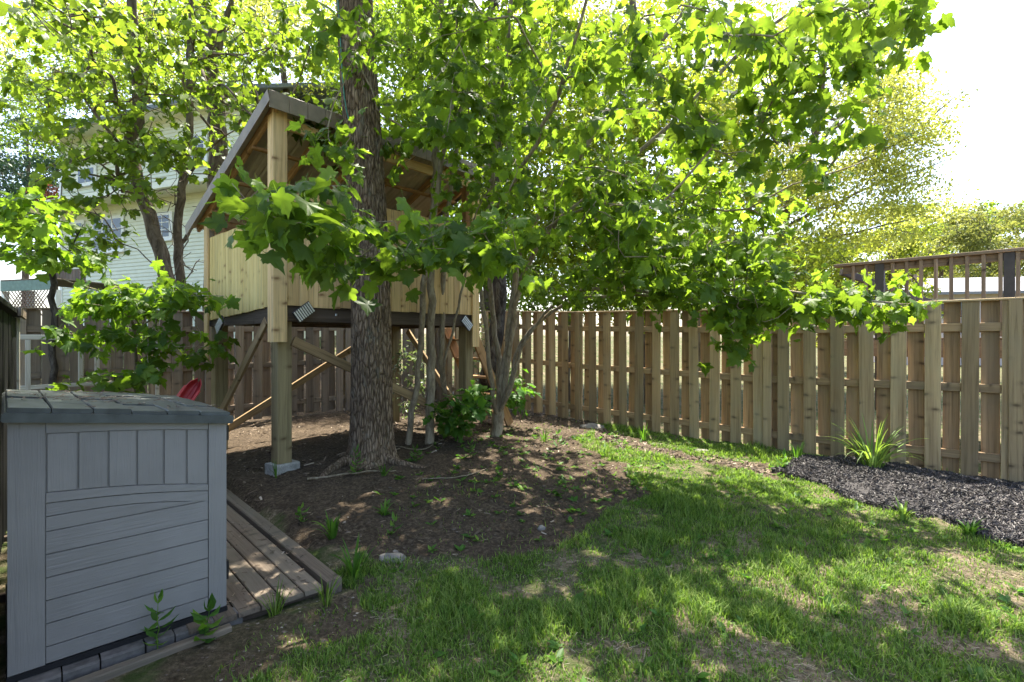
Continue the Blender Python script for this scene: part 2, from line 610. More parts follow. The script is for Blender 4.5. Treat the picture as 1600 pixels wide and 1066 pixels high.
def bits_mat(name, stops, rough=0.85):
    m, nt, b, _ = newmat(name)
    h = NT(nt)
    at = h.n('Attribute', attribute_name='tint')
    h.l(h.ramp(at.outputs['Fac'], stops), b.inputs['Base Color'])
    b.inputs['Roughness'].default_value = rough
    return m


M_chips = bits_mat('mulch_chip', [(0, (0.012, 0.010, 0.009)), (0.7, (0.030, 0.024, 0.023)), (1, (0.09, 0.074, 0.07))], 0.6)
M_litter = bits_mat('dry_leaf', [(0, (0.04, 0.027, 0.017)), (0.55, (0.11, 0.074, 0.045)), (0.9, (0.24, 0.175, 0.115)), (1, (0.42, 0.35, 0.27))])
M_pebble = bits_mat('pebble', [(0, (0.05, 0.036, 0.025)), (0.75, (0.13, 0.10, 0.075)), (1, (0.32, 0.28, 0.23))])

# ------------------------------------------------------------------ outlines on the ground
SOIL = [G(*p)[:2] for p in [(300, 770), (470, 868), (560, 897), (650, 884), (760, 870), (850, 850), (930, 818), (1005, 775), (990, 740),
                            (935, 712), (900, 690), (930, 668), (860, 640), (760, 605), (330, 600)]]
SOIL2 = [G(*p)[:2] for p in [(180, 1100), (345, 985), (540, 912), (575, 950), (520, 1000), (400, 1066), (330, 1120)]]
LITTER = [G(*p)[:2] for p in [(900, 655), (1000, 690), (1205, 728), (1215, 745), (1090, 722), (960, 700)]]
MULCH = [G(*p)[:2] for p in [(1212, 738), (1245, 722), (1330, 716), (1470, 742), (1600, 757), (1800, 790), (1800, 905), (1600, 853), (1520, 836),
                             (1450, 812), (1370, 797), (1295, 768)]]
PATCHES = [(G(1270, 930), .20), (G(1500, 1000), .20), (G(1330, 880), .12), (G(1200, 1010), .14), (G(960, 1000), .12), (G(1100, 985), .12), (G(1420, 960), .22),
           (G(1540, 900), .2), (G(1000, 860), .10), (G(1250, 1050), .2), (G(620, 985), .12), (G(1050, 880), .1), (G(1560, 950), .2), (G(1180, 850), .12)]


def soil_mask(x, y):
    j = 0.16
    xx = x + (N1.fbm(x * 2.1, y * 2.1) - 0.5) * 4 * j
    yy = y + (N2.fbm(x * 2.1 + 5, y * 2.1) - 0.5) * 4 * j
    m = inpoly(xx, yy, SOIL).astype(float)
    m = np.maximum(m, inpoly(xx, yy, SOIL2) * 0.8)
    m = np.maximum(m, inpoly(xx, yy, LITTER) * 0.95)
    return m


def bare_mask(x, y):
    xx = x + (N1.fbm(x * 3.1, y * 3.1) - 0.5) * 0.7
    yy = y + (N2.fbm(x * 3.1 + 5, y * 3.1) - 0.5) * 0.7
    m = np.zeros_like(xx)
    for c, r in PATCHES:
        dd = np.hypot((xx - c.x), (yy - c.y))
        m = np.maximum(m, np.clip(1.3 - dd / r, 0, 0.75))
    return m


# ------------------------------------------------------------------ ground sheet
def nonuni(segs):
    out = []
    for a, b_, n in segs:
        out.append(np.linspace(a, b_, n, endpoint=False))
    out.append([segs[-1][1]])
    return np.concatenate(out)


gx = nonuni([(-600, -60, 8), (-60, -12, 16), (-12, -5, 40), (-5, 6, 240), (6, 12, 24), (12, 60, 16), (60, 600, 8)])
gy = nonuni([(-300, -10, 8), (-10, 1.2, 24), (1.2, 12, 240), (12, 20, 24), (20, 80, 24), (80, 900, 10)])
GX, GY = np.meshgrid(gx, gy, indexing='ij')
GZ = ghz(GX, GY)
sm = soil_mask(GX.ravel(), GY.ravel()).reshape(GX.shape)
bm_ = bare_mask(GX.ravel(), GY.ravel())
near = (np.abs(GX) < 8) & (GY > 0.5) & (GY < 13)
GZ = GZ + near * ((N1.fbm(GX * 5, GY * 5) - 0.5) * 0.045 + (N2.fbm(GX * 17, GY * 17, 2) - 0.5) * 0.028 * (0.3 + sm))
# the neighbour's ground behind the back fence climbs away to the left
rise = np.clip((GY - GX - 14.5) / 12.0, 0, 1)
GZ = GZ + rise * rise * (3 - 2 * rise) * 1.6
nx, ny = GX.shape
ii = np.arange(nx * ny).reshape(nx, ny)
quads = np.stack([ii[:-1, :-1].ravel(), ii[1:, :-1].ravel(), ii[1:, 1:].ravel(), ii[:-1, 1:].ravel()], 1)
me = npmesh('ground', np.stack([GX.ravel(), GY.ravel(), GZ.ravel()], 1), [quads], smooth=True, extra={'soil': sm.ravel(), 'bare': bm_})
tag(link('ground', me, Matrix.Identity(4), M_ground), kind='structure')


def gz(x, y):
    """actual ground height incl. small bumps"""
    x = np.asarray(x, float)
    y = np.asarray(y, float)
    s = soil_mask(x.ravel(), y.ravel()).reshape(x.shape)
    return ghz(x, y) + (N1.fbm(x * 5, y * 5) - 0.5) * 0.045 + (N2.fbm(x * 17, y * 17, 2) - 0.5) * 0.028 * (0.3 + s)


# ------------------------------------------------------------------ fences
RT2 = math.sqrt(0.5)
CORNER = Vector((-1.575, 11.575, 0))


def build_fence(name, label, fr, length, topz, botz, posts, mat, mat_in, phase, p=0.296, w=0.142, sgn=-1):
    """shadow-box fence along frame x; camera side is y*sgn > 0"""
    root = thing(name, label, 'fence', fr @ Vector((length / 2, 0, 0)))
    n = int(length / p)
    rnd = random.Random(len(name) + int(length * 10))
    for i in range(n):
        x = i * p + phase
        for side in (0, 1):
            xc = x + side * p / 2
            if xc > length:
                continue
            y0 = (0.022 if side == 0 else -0.022 - 0.019) * sgn
            y1 = (0.022 + 0.019 if side == 0 else -0.022) * sgn
            bz = botz(xc) + rnd.uniform(-0.03, 0.03)
            tz = topz(xc)
            # a few board lengths only, so alike boards share a mesh
            hgt = round((tz - bz) / 0.02) * 0.02
            jx = rnd.uniform(-0.006, 0.006)
            tilt = Matrix.Rotation(rnd.uniform(-0.010, 0.010), 4, 'Y') @ Matrix.Rotation(rnd.uniform(-0.05, 0.05), 4, 'Z')
            c = Vector((xc + jx, (y0 + y1) / 2, tz - hgt / 2))
            ww = w + rnd.choice((-0.006, 0, 0, 0.004))
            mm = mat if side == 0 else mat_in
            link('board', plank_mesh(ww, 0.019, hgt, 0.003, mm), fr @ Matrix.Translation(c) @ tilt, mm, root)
    ps = posts
    for a, b_ in zip(ps[:-1], ps[1:]):
        for f_ in (0.145, 0.49, 0.875):
            za = topz(a) - (topz(a) - botz(a)) * f_
            zb = topz(b_) - (topz(b_) - botz(b_)) * f_
            p0 = fr @ Vector((a + 0.045, 0, za))
            p1 = fr @ Vector((b_ - 0.045, 0, zb))
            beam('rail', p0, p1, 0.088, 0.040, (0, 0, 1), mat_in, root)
        p0 = fr @ Vector((a - 0.0, 0, topz(a) + 0.012))
        p1 = fr @ Vector((b_ - 0.004, 0, topz(b_) + 0.012))
        beam('cap', p0, p1, 0.022, 0.12, (0, 0, 1), mat, root)
    for a in ps:
        box('post', fr, (a - 0.045, a + 0.045), (-0.045, 0.045), (botz(a) - 0.1, topz(a)), mat, root)
        # the paired boards that cover each post
        for k in (-1,):
            box('cover_board', fr, (a - 0.05, a + 0.05), (0.047 * sgn, 0.066 * sgn), (botz(a) - 0.02, topz(a)), mat, root)
    return root


FR_R = frame(CORNER, (1, -1))              # right fence, x runs from the far corner towards the right; its +y points away
FR_B = frame(CORNER, (-1, -1))             # back fence, x runs from the corner to the left; +y points to the yard


def lerp_tab(tab):
    xs = [t[0] for t in tab]
    ys = [t[1] for t in tab]
    return lambda x: float(np.interp(x, xs, ys))


def fence_ground(fr):
    return lambda x: float(ghz(*[np.float64(v) for v in (fr @ Vector((x, 0, 0)))[:2]])) - 0.01


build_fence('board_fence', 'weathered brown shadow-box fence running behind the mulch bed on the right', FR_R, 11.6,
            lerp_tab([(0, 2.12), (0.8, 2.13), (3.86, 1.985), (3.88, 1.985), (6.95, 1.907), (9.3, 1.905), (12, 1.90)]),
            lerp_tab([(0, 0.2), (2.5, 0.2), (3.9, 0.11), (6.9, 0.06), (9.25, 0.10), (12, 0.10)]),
            [0.05, 1.45, 3.87, 6.95, 9.24, 11.6], M_fence, M_fence_shade, 0.03)
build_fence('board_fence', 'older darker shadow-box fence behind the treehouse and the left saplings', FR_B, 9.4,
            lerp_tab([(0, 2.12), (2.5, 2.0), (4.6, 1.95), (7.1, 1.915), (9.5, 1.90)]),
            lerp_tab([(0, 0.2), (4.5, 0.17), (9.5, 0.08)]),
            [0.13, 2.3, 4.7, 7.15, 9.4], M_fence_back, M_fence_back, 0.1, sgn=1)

# dark stained fence at the far left, behind the storage shed
FR_D = frame((-2.27, 2.10, 0), (-0.665, 0.747))
dk = thing('dark_fence', 'black stained board fence with a pale end strip behind the storage shed', 'fence', FR_D @ Vector((1.9, 0, 0)))
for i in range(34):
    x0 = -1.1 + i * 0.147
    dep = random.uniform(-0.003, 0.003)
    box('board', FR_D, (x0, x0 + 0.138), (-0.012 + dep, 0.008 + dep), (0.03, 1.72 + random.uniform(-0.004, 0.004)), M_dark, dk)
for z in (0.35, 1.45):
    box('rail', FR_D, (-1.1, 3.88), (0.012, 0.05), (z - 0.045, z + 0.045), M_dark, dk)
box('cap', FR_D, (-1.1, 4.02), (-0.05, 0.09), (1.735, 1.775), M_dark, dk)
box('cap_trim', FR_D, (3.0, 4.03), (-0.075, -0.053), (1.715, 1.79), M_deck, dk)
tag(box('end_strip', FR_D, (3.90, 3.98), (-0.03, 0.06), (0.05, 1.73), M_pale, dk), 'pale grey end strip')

# ------------------------------------------------------------------ storage shed
SH_O = Vector((-2.07, 2.10, 0))
FR_S = frame(SH_O, (0.71, 0.704))          # x along the visible side, +y away from the camera
SL, SW = 0.815, 1.15
BZ = 0.10
sh = thing('storage_shed', 'grey plastic storage shed with a dark shingled lid beside the dark fence', 'storage shed', FR_S @ Vector((SL / 2, SW / 2, BZ)))


def topline(s):
    return 1.174 + (1.088 - 1.174) * s / SL


prism('body', FR_S, [(0.012, BZ + 0.02), (SL - 0.012, BZ + 0.02), (SL - 0.012, topline(SL) - 0.004), (0.012, topline(0) - 0.004)], 0.014, SW, M_shed_v, sh)
box('base', FR_S, (-0.004, SL + 0.004), (-0.006, SW + 0.01), (BZ - 0.005, BZ + 0.018), M_black, sh)


def rounded_strip(name, x0, x1, z0f, z1f, y0, y1, mat, n=6):
    xs = [x0 + (x1 - x0) * i / n for i in range(n + 1)]
    poly = [(x, z0f(x)) for x in xs] + [(x, z1f(x)) for x in reversed(xs)]
    return prism(name, FR_S, poly, y0, y1, mat, sh)


lo = lambda s: BZ + 0.02
rounded_strip('corner_panel', 0.0, 0.115, lo, topline, 0.0, 0.0139, M_shed_v, 1)
rounded_strip('corner_panel', 0.733, SL, lo, topline, 0.0, 0.0139, M_shed_v, 1)
# top rail above the upright panels
rail_lo = lambda s: 1.107 + (1.049 - 1.107) * (s - 0.118) / 0.612 + 0.006 * math.sin(math.pi * (s - 0.118) / 0.612)
rounded_strip('top_rail', 0.118, 0.730, rail_lo, topline, 0.001, 0.0139, M_shed_h)


def arch(a, b_, bow):
    return lambda s: a + (b_ - a) * (s - 0.118) / 0.612 + bow * math.sin(math.pi * (s - 0.118) / 0.612)


b1t, b1b, b2b = arch(0.851, 0.768, 0.012), arch(0.810, 0.738, 0.012), arch(0.752, 0.683, 0.022)
vx = [0.118, 0.222, 0.328, 0.434, 0.540, 0.636, 0.730]
for a, b_ in zip(vx[:-1], vx[1:]):
    rounded_strip('upright_panel', a + 0.0045, b_ - 0.0045, lambda s: b1t(s) + 0.004, lambda s: rail_lo(s) - 0.004, 0.0045, 0.0139, M_shed_v, 2)
rounded_strip('arch_band', 0.118, 0.730, b1b, b1t, -0.001, 0.0139, M_shed_h)
rounded_strip('arch_band', 0.118, 0.730, b2b, lambda s: b1b(s) - 0.0045, 0.003, 0.0139, M_shed_h)
zs = [BZ + 0.02, 0.193, 0.292, 0.391, 0.489, 0.588]
for a, b_ in zip(zs[:-1], zs[1:]):
    rounded_strip('slat', 0.118, 0.730, lambda s: a + 0.0025, lambda s: b_ - 0.0025, 0.004, 0.0139, M_shed_h, 1)
rounded_strip('slat', 0.118, 0.730, lambda s: 0.5905, lambda s: 0.686 - 0.0025, 0.004, 0.0139, M_shed_h, 1)
rounded_strip('slat', 0.118, 0.730, lambda s: 0.6885, lambda s: max(b2b(s) - 0.0045, 0.689), 0.004, 0.0139, M_shed_h, 6)
for z0, z1 in ((0.98, 1.055), (0.25, 0.345)):
    box('hinge', FR_S, (SL + 0.0, SL + 0.016), (0.012, 0.05), (z0, z1), M_black, sh)
# door front on the far-right side
for k, (y0, y1) in enumerate(((0.02, SW / 2 - 0.004), (SW / 2 + 0.004, SW - 0.02))):
    box('door', FR_S, (SL - 0.011, SL + 0.006), (y0 + 0.035, y1), (BZ + 0.03, 1.075), M_shed_v, sh)
# lid: sloping slab with raised tiles
slope = math.atan2(0.095, SL)
M_lidfr = FR_S @ Matrix.Translation((-0.015, -0.03, 1.222)) @ Matrix.Rotation(slope, 4, 'Y')
LX, LY = 0.865, 1.21
lid = box('lid', M_lidfr, (0, LX), (0, LY), (-0.052, -0.012), M_lid, sh, c=0.008)
cols, rows = 6, 4
for r_ in range(rows):
    for c_ in range(cols):
        x0 = 0.012 + c_ * (LX - 0.024) / cols
        x1 = x0 + (LX - 0.024) / cols - 0.004
        y0 = 0.015 + r_ * (LY - 0.03) / rows + random.uniform(-0.012, 0.012) * (r_ > 0)
        y1 = 0.015 + (r_ + 1) * (LY - 0.03) / rows - 0.002
        h0 = random.uniform(0.000, 0.006)
        box('tile', M_lidfr, (x0, x1), (max(y0, 0.012), y1), (-0.0118, 0.001 + 1.8 * h0), M_lid, lid, c=0.004)

# ------------------------------------------------------------------ low deck beside the shed
FR_K = frame((-0.996, 3.01, 0), (-0.733, -0.68))   # x runs left along the front edge, +y is towards the camera => use negative y going back
DZ = BZ
dkp = thing('deck_platform', 'low grey plank deck beside the storage shed with a raised timber edge', 'deck', FR_K @ Vector((0.4, -1.3, 0)))
box('edge_beam', FR_K, (0.004, 0.092), (-3.3, 0.0), (-0.02, DZ + 0.014), M_deck, dkp, c=0.006)
x = 0.112
for i in range(11):
    y1 = -0.012 + random.uniform(-0.006, 0.006) if i < 6 else -0.16
    box('plank', FR_K, (x, x + 0.104), (-3.28, y1), (DZ - 0.034 + random.uniform(-.003, .003), DZ - 0.006), M_deck, dkp)
    x += 0.112
for yy in (-0.06, -1.2, -2.4, -3.2):
    box('joist', FR_K, (0.096, 1.5), (yy - 0.04, yy), (-0.03, DZ - 0.036), M_joist, dkp)

# paver row and edging timber under the near side of the shed
FR_P = frame(SH_O + Vector((0.704, -0.71, 0)) * 0.035, (0.71, 0.704))
pv = thing('paver_row', 'row of rough grey pavers under the near side of the storage shed', 'pavers', FR_P @ Vector((0.4, 0, 0.05)))
x = -0.35
while x < 0.80:
    w_ = random.uniform(0.115, 0.165)
    dy = random.uniform(-0.008, 0.008)
    Mx = FR_P @ Matrix.Translation((x + w_ / 2, 0, 0.05)) @ Matrix.Rotation(random.uniform(-.04, .04), 4, 'Z')
    box('paver', Mx, (-w_ / 2 + .003, w_ / 2 - .003), (-0.03 + dy, 0.06), (-0.05, 0.044 + random.uniform(-.006, .002)), M_paver, pv, c=0.008)
    x += w_
et = beam('edging_timber', FR_P @ Vector((-0.5, -0.085, 0.018)), FR_P @ Vector((0.80, -0.085, 0.036)), 0.075, 0.05, (0, 0, 1), M_deck, None, c=0.006)
tag(et, 'weathered edging timber lying in front of the grey pavers', 'timber')

# ------------------------------------------------------------------ treehouse
TH_O = Vector((-2.385, 5.30, 0))
TX = Vector((0.66, 0.75, 0)).normalized()
TY = Vector((-0.75, 0.66, 0)).normalized()
FR_T = frame(TH_O, TX)                    # x along the right-hand face, +y back-left
TA, TB = 2.62, 1.72                       # face lengths
th = thing('treehouse', 'raised pine plank treehouse on posts with a sloping metal roof', 'treehouse', TH_O + TX * 1.3 + TY * 0.85 + Vector((0, 0, 0.2)))
PZ = 1.88                                 # underside of cladding
T = lambda x, y, z: FR_T @ Vector((x, y, z))


def tg(x, y):
    p = T(x, y, 0)
    return float(ghz(np.float64(p.x), np.float64(p.y)))


corners = {'n': (0, 0), 'l': (0, TB), 'r': (TA, 0), 'b': (TA, TB)}
for k, (cx, cy_) in corners.items():
    z0 = tg(cx, cy_) + 0.09 if k == 'n' else tg(cx, cy_) - 0.05
    box('post', FR_T, (cx - 0.075, cx + 0.075), (cy_ - 0.075, cy_ + 0.075), (z0, 1.80), M_post, th, c=0.006)
# rim beams, joists and floor
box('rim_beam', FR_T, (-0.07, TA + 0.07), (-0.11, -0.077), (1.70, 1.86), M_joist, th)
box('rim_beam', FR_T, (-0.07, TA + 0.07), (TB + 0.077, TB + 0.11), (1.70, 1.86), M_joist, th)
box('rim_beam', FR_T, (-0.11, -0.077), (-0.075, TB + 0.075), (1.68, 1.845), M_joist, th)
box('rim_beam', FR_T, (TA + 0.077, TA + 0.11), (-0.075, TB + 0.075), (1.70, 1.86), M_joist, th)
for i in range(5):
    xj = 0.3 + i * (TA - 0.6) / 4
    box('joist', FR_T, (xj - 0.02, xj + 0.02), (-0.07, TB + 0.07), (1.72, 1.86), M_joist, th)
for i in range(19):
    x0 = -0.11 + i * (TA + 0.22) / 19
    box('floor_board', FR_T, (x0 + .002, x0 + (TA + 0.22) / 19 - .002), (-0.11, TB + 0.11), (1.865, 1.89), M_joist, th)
# right-hand face: upright planks
x = -0.018
rnd = random.Random(5)
while x < TA - 0.02:
    w_ = rnd.choice((0.105, 0.13, 0.14, 0.14))
    w_ = min(w_, TA + 0.02 - x)
    box('wall_plank', FR_T, (x + .002, x + w_ - .002), (-0.135 - rnd.uniform(0, .004), -0.112), (PZ - 0.02 + rnd.uniform(-.008, .008), 3.09 + rnd.uniform(-.01, .01)), M_pine, th)
    x += w_
# left-hand face: narrow tongue boards, lower edge dropping to the back
n_ = 21
for i in range(n_):
    y0 = -0.048 + i * (TB + 0.06) / n_
    y1 = y0 + (TB + 0.06) / n_
    zb = PZ - 0.03 - 0.10 * (i + 0.5) / n_ + rnd.uniform(-.004, .004)
    box('siding_plank', FR_T, (-0.135, -0.112), (y0 + .0018, y1 - .0018), (zb, 2.77 + rnd.uniform(-.004, .004)), M_pine2, th, c=0.005)
# hidden far faces carry plain planks too
for i in range(13):
    y0 = i * TB / 13
    box('wall_plank', FR_T, (TA + 0.112, TA + 0.135), (y0 + .002, y0 + TB / 13 - .002), (PZ, 2.75), M_pine, th)
for i in range(19):
    x0 = i * TA / 19
    box('wall_plank', FR_T, (x0 + .002, x0 + TA / 19 - .002), (TB + 0.112, TB + 0.135), (PZ, 2.72), M_pine, th)
# roof plane
RZ0, RP = 3.90, -0.40                       # height at y=-0.25, slope


def rz(y):
    return RZ0 + RP * (y + 0.25)


# corner boards that run from below the floor up to the roof
box('corner_board', FR_T, (-0.165, -0.02), (-0.175, -0.138), (1.49, rz(-0.15) - 0.06), M_pine, th)
box('corner_board', FR_T, (-0.165, -0.137), (-0.137, -0.05), (1.49, rz(-0.1) - 0.08), M_pine, th)
box('corner_board', FR_T, (TA - 0.02, TA + 0.11), (-0.162, -0.137), (1.42, rz(-0.15) - 0.08), M_pine, th)
box('corner_board', FR_T, (-0.162, -0.137), (TB - 0.07, TB + 0.05), (1.25, rz(TB) - 0.08), M_pine, th)
box('corner_post', FR_T, (-0.045, 0.045), (TB - 0.045, TB + 0.045), (1.89, rz(TB) - 0.1), M_rafter, th)
box('corner_post', FR_T, (TA - 0.045, TA + 0.045), (TB - 0.045, TB + 0.045), (1.89, rz(TB) - 0.1), M_rafter, th)
box('corner_post', FR_T, (TA - 0.045, TA + 0.045), (-0.045, 0.045), (1.89, rz(0) - 0.1), M_rafter, th)
box('corner_post', FR_T, (-0.045, 0.045), (-0.045, 0.045), (1.89, rz(0) - 0.1), M_rafter, th)
box('top_rail', FR_T, (0.05, TA - 0.05), (-0.111, -0.07), (3.0, 3.088), M_rafter, th)
box('header', FR_T, (-0.1, TA + 0.09), (-0.137, -0.10), (rz(-0.12) - 0.20, rz(-0.12) - 0.085), M_pine, th)
box('header', FR_T, (-0.1, TA + 0.15), (TB - 0.02, TB + 0.02), (rz(TB) - 0.20, rz(TB) - 0.10), M_rafter, th)
for i in range(6):
    xr_ = -0.14 + i * (TA + 0.20) / 5
    beam('rafter', T(xr_, -0.20, rz(-0.20) - 0.055), T(xr_, TB + 0.32, rz(TB + 0.32) - 0.055), 0.085, 0.038, (0, 0, 1), M_rafter, th)
for yy in (0.35, 0.95, 1.55):
    beam('purlin', T(-0.16, yy, rz(yy) - 0.112), T(TA + 0.09, yy, rz(yy) - 0.112), 0.03, 0.07, (0, 0, 1), M_rafter, th)
# corrugated sheet
nxr, V, Q = 150, [], []
ys_ = np.linspace(-0.27, TB + 0.40, 9)
xs_ = np.linspace(-0.24, TA + 0.12, nxr)
for j, yy in enumerate(ys_):
    for xx in xs_:
        t_ = (xx / 0.145) % 1.0
        hgt = 0.014 if t_ < 0.16 else (0.004 if 0.5 < t_ < 0.56 else 0.0)
        V.append(tuple(T(xx, yy, rz(yy) + hgt + 0.0)))
nb = len(V)
V += [(v[0], v[1], v[2] - 0.004) for v in V]
for j in range(len(ys_) - 1):
    for i in range(nxr - 1):
        a = j * nxr + i
        Q.append((a, a + 1, a + nxr + 1, a + nxr))
        Q.append((nb + a, nb + a + nxr, nb + a + nxr + 1, nb + a + 1))
for i in range(nxr - 1):
    Q.append((i, nb + i, nb + i + 1, i + 1))
    a = (len(ys_) - 1) * nxr + i
    Q.append((a, a + 1, nb + a + 1, nb + a))
me = bpy.data.meshes.new('roof')
org = T(1.3, 0.8, 3.4)
me.from_pydata([tuple(Vector(v) - org) for v in V], [], Q)
me.update()
me.materials.append(M_roof)
me.materials.append(plain('roof_lining', (0.52, 0.45, 0.37), 0.6, scale=6, amt=0.1, bump=0.05))
for k_, pl in enumerate(me.polygons):
    if k_ < 2 * (len(ys_) - 1) * (nxr - 1) and k_ % 2 == 1:
        pl.material_index = 1
roof = link('roof', me, Matrix.Translation(org), M_roof, th)
beam('verge_trim', T(-0.255, -0.285, rz(-0.285) - 0.045), T(-0.255, TB + 0.41, rz(TB + 0.41) - 0.045), 0.13, 0.006, (0, 0, 1), M_roof, roof, c=0.001)
beam('verge_trim', T(TA + 0.135, -0.285, rz(-0.285) - 0.045), T(TA + 0.135, TB + 0.41, rz(TB + 0.41) - 0.045), 0.13, 0.006, (0, 0, 1), M_roof, roof, c=0.001)
x = -0.25
while x < TA + 0.11:
    box('fascia_sheet', FR_T, (x + .003, min(x + 0.19, TA + 0.13)), (-0.293 - 0.006 * (int(x * 10) % 2), -0.283), (rz(-0.28) - 0.16, rz(-0.28) + 0.01), M_roof, roof, c=0.002)
    x += 0.192
# braces
sd_ = TX
beam('brace', T(0.07, -0.10, 1.50), T(TA - 0.1, -0.10, 0.38), 0.10, 0.035, (0, 0, 1), M_brace, th)
beam('brace', T(-0.095, TB - 0.1, 0.45), T(-0.095, 0.12, 1.72), 0.09, 0.035, (0, 0, 1), M_brace, th)
beam('brace', T(0.0, TB + 0.095, 0.30), T(TA - 0.2, TB + 0.095, 1.66), 0.09, 0.035, (0, 0, 1), M_brace, th)
beam('brace', T(TA + 0.095, TB - 0.25, 1.66), T(TA + 0.095, 0.10, 0.35), 0.09, 0.035, (0, 0, 1), M_brace, th)


def bracket(c, ax, up, wid, hei):
    """ribbed galvanised plate: a dark backing with bright bars"""
    ax = Vector(ax).normalized()
    up = Vector(up).normalized()
    up = (up - ax * up.dot(ax)).normalized()
    nrm = ax.cross(up)
    M = Matrix(((ax.x, nrm.x, up.x, c.x), (ax.y, nrm.y, up.y, c.y), (ax.z, nrm.z, up.z, c.z), (0, 0, 0, 1)))
    pl = box('bracket', M, (-wid / 2, wid / 2), (-0.012, 0.012), (-hei / 2, hei / 2), M_galvd, th, c=0.003)
    nb_ = 8
    for i in range(nb_):
        x0 = -wid / 2 + (i + 0.5) * wid / nb_
        box('rib', M, (x0 - wid / nb_ * 0.3, x0 + wid / nb_ * 0.3), (-0.017, 0.017), (-hei / 2 + .006, hei / 2 - .006), M_galv, pl, c=0.002)


bracket(T(0.145, -0.185, 1.80), TX + Vector((0, 0, 0.75)), (-TX * 0.75 + Vector((0, 0, 1))), 0.21, 0.125)
bracket(T(-0.185, TB - 0.55, 1.685), TY * -1 + Vector((0, 0, 0.75)), (TY * 0.75 + Vector((0, 0, 1))), 0.21, 0.12)
bracket(T(TA - 0.16, -0.185, 1.745), TX * -1 + Vector((0, 0, 0.9)), (TX * 0.9 + Vector((0, 0, 1))), 0.20, 0.12)
for xx in (0.55, 0.95, 1.9):
    box('bolt', FR_T, (xx - .012, xx + .012), (-0.122, -0.11), (1.775, 1.80), M_galv, th)
# stair leaning on the right-hand end
st = link('stair', None, Matrix.Translation(T(TA + 0.5, 0.6, 0.3)), None, th)
for yy in (0.30, 0.85):
    beam('stringer', T(TA + 0.15, yy - 0.25, 1.70), T(TA + 1.0, yy - 0.25, tg(TA + 1.0, yy) + 0.02), 0.15, 0.035, (0, 0, 1), M_rafter, st)
for k in range(5):
    f_ = (k + 0.7) / 5.4
    xx = TA + 0.15 + 0.85 * f_
    zz = 1.70 + (tg(TA + 1, 0.5) - 1.70) * f_
    box('tread', FR_T, (xx - 0.10, xx + 0.10), (0.07, 0.58), (zz, zz + 0.03), M_rafter, st)

# concrete block under the near post
fb = frame(TH_O, (0.60, 0.80))
z_ = tg(0, 0)
cb = box('concrete_block', fb, (-0.12, 0.14), (-0.11, 0.11), (z_ - 0.03, z_ + 0.088), M_concrete, None, c=0.012)
tag(cb, 'pale concrete block under the near corner post of the treehouse', 'concrete block')

# ------------------------------------------------------------------ house beyond the back fence
HX = Vector((-0.933, 0.359, 0)).normalized()
H_O = Vector((-11, 16, 0))
FR_H = frame(H_O, HX)                   # x runs left along the wall, +y points to us


def onwall(px, py, off=0.0):
    """local (s, z) on the house wall at a photo position"""
    u = (px - 800) / F
    o = H_O
    s = (u * o.y - o.x) / (HX.x - u * HX.y)
    d = o.y + HX.y * s
    return s, CAM_Z - (py - 533) / F * d


hs = thing('house', 'pale mint clapboard two storey house beyond the back fence', 'house', H_O)
sL, sR = 5.0, -3.6
ZE = onwall(250, 189)[1]
box('wall', FR_H, (sR, sL), (-7.0, 0.0), (0.0, ZE), M_siding, hs)
# clapboards as lapped courses, one joined part
V, Q = [], []
zc = 0.6
while zc < ZE - 0.02:
    for (s0, s1) in ((sR, sL),):
        k = len(V)
        V += [(s0, 0.028, zc), (s1, 0.028, zc), (s1, 0.006, zc + 0.118), (s0, 0.006, zc + 0.118), (s0, 0.002, zc), (s1, 0.002, zc)]
        Q += [(k, k + 1, k + 2, k + 3), (k + 4, k + 5, k + 1, k)]
    zc += 0.118
me = bpy.data.meshes.new('clapboard')
me.from_pydata(V, [], Q)
me.update()
tag(link('clapboard', me, FR_H, M_siding, hs), kind='stuff')
box('corner_trim', FR_H, (sL - 0.12, sL + 0.02), (-0.05, 0.05), (0.0, ZE - 0.02), M_white, hs)
box('soffit', FR_H, (sR - 0.3, sL + 0.45), (0.0, 0.55), (ZE, ZE + 0.05), M_cream, hs)
box('gutter', FR_H, (sR - 0.3, sL + 0.45), (0.55, 0.67), (ZE + 0.02, ZE + 0.16), M_white, hs)
# roof slope going up and away
prism_fr = FR_H
me = bpy.data.meshes.new('roof')
V = [(sR - .4, .7, ZE + .1), (sL + .5, .7, ZE + .1), (sL + .5, -3.6, ZE + 2.2), (sR - .4, -3.6, ZE + 2.2), (sL + .5, -7.6, ZE + .1), (sR - .4, -7.6, ZE + .1)]
V += [(a, b_, c - .12) for a, b_, c in V]
me.from_pydata(V, [], [(0, 1, 2, 3), (3, 2, 4, 5), (7, 6, 9, 8), (8, 9, 11, 10), (0, 6, 7, 1), (1, 7, 8, 2), (2, 8, 10, 4), (0, 3, 9, 6), (3, 5, 11, 9), (5, 4, 10, 11)])
me.update()
link('roof', me, FR_H, M_shingle, hs)
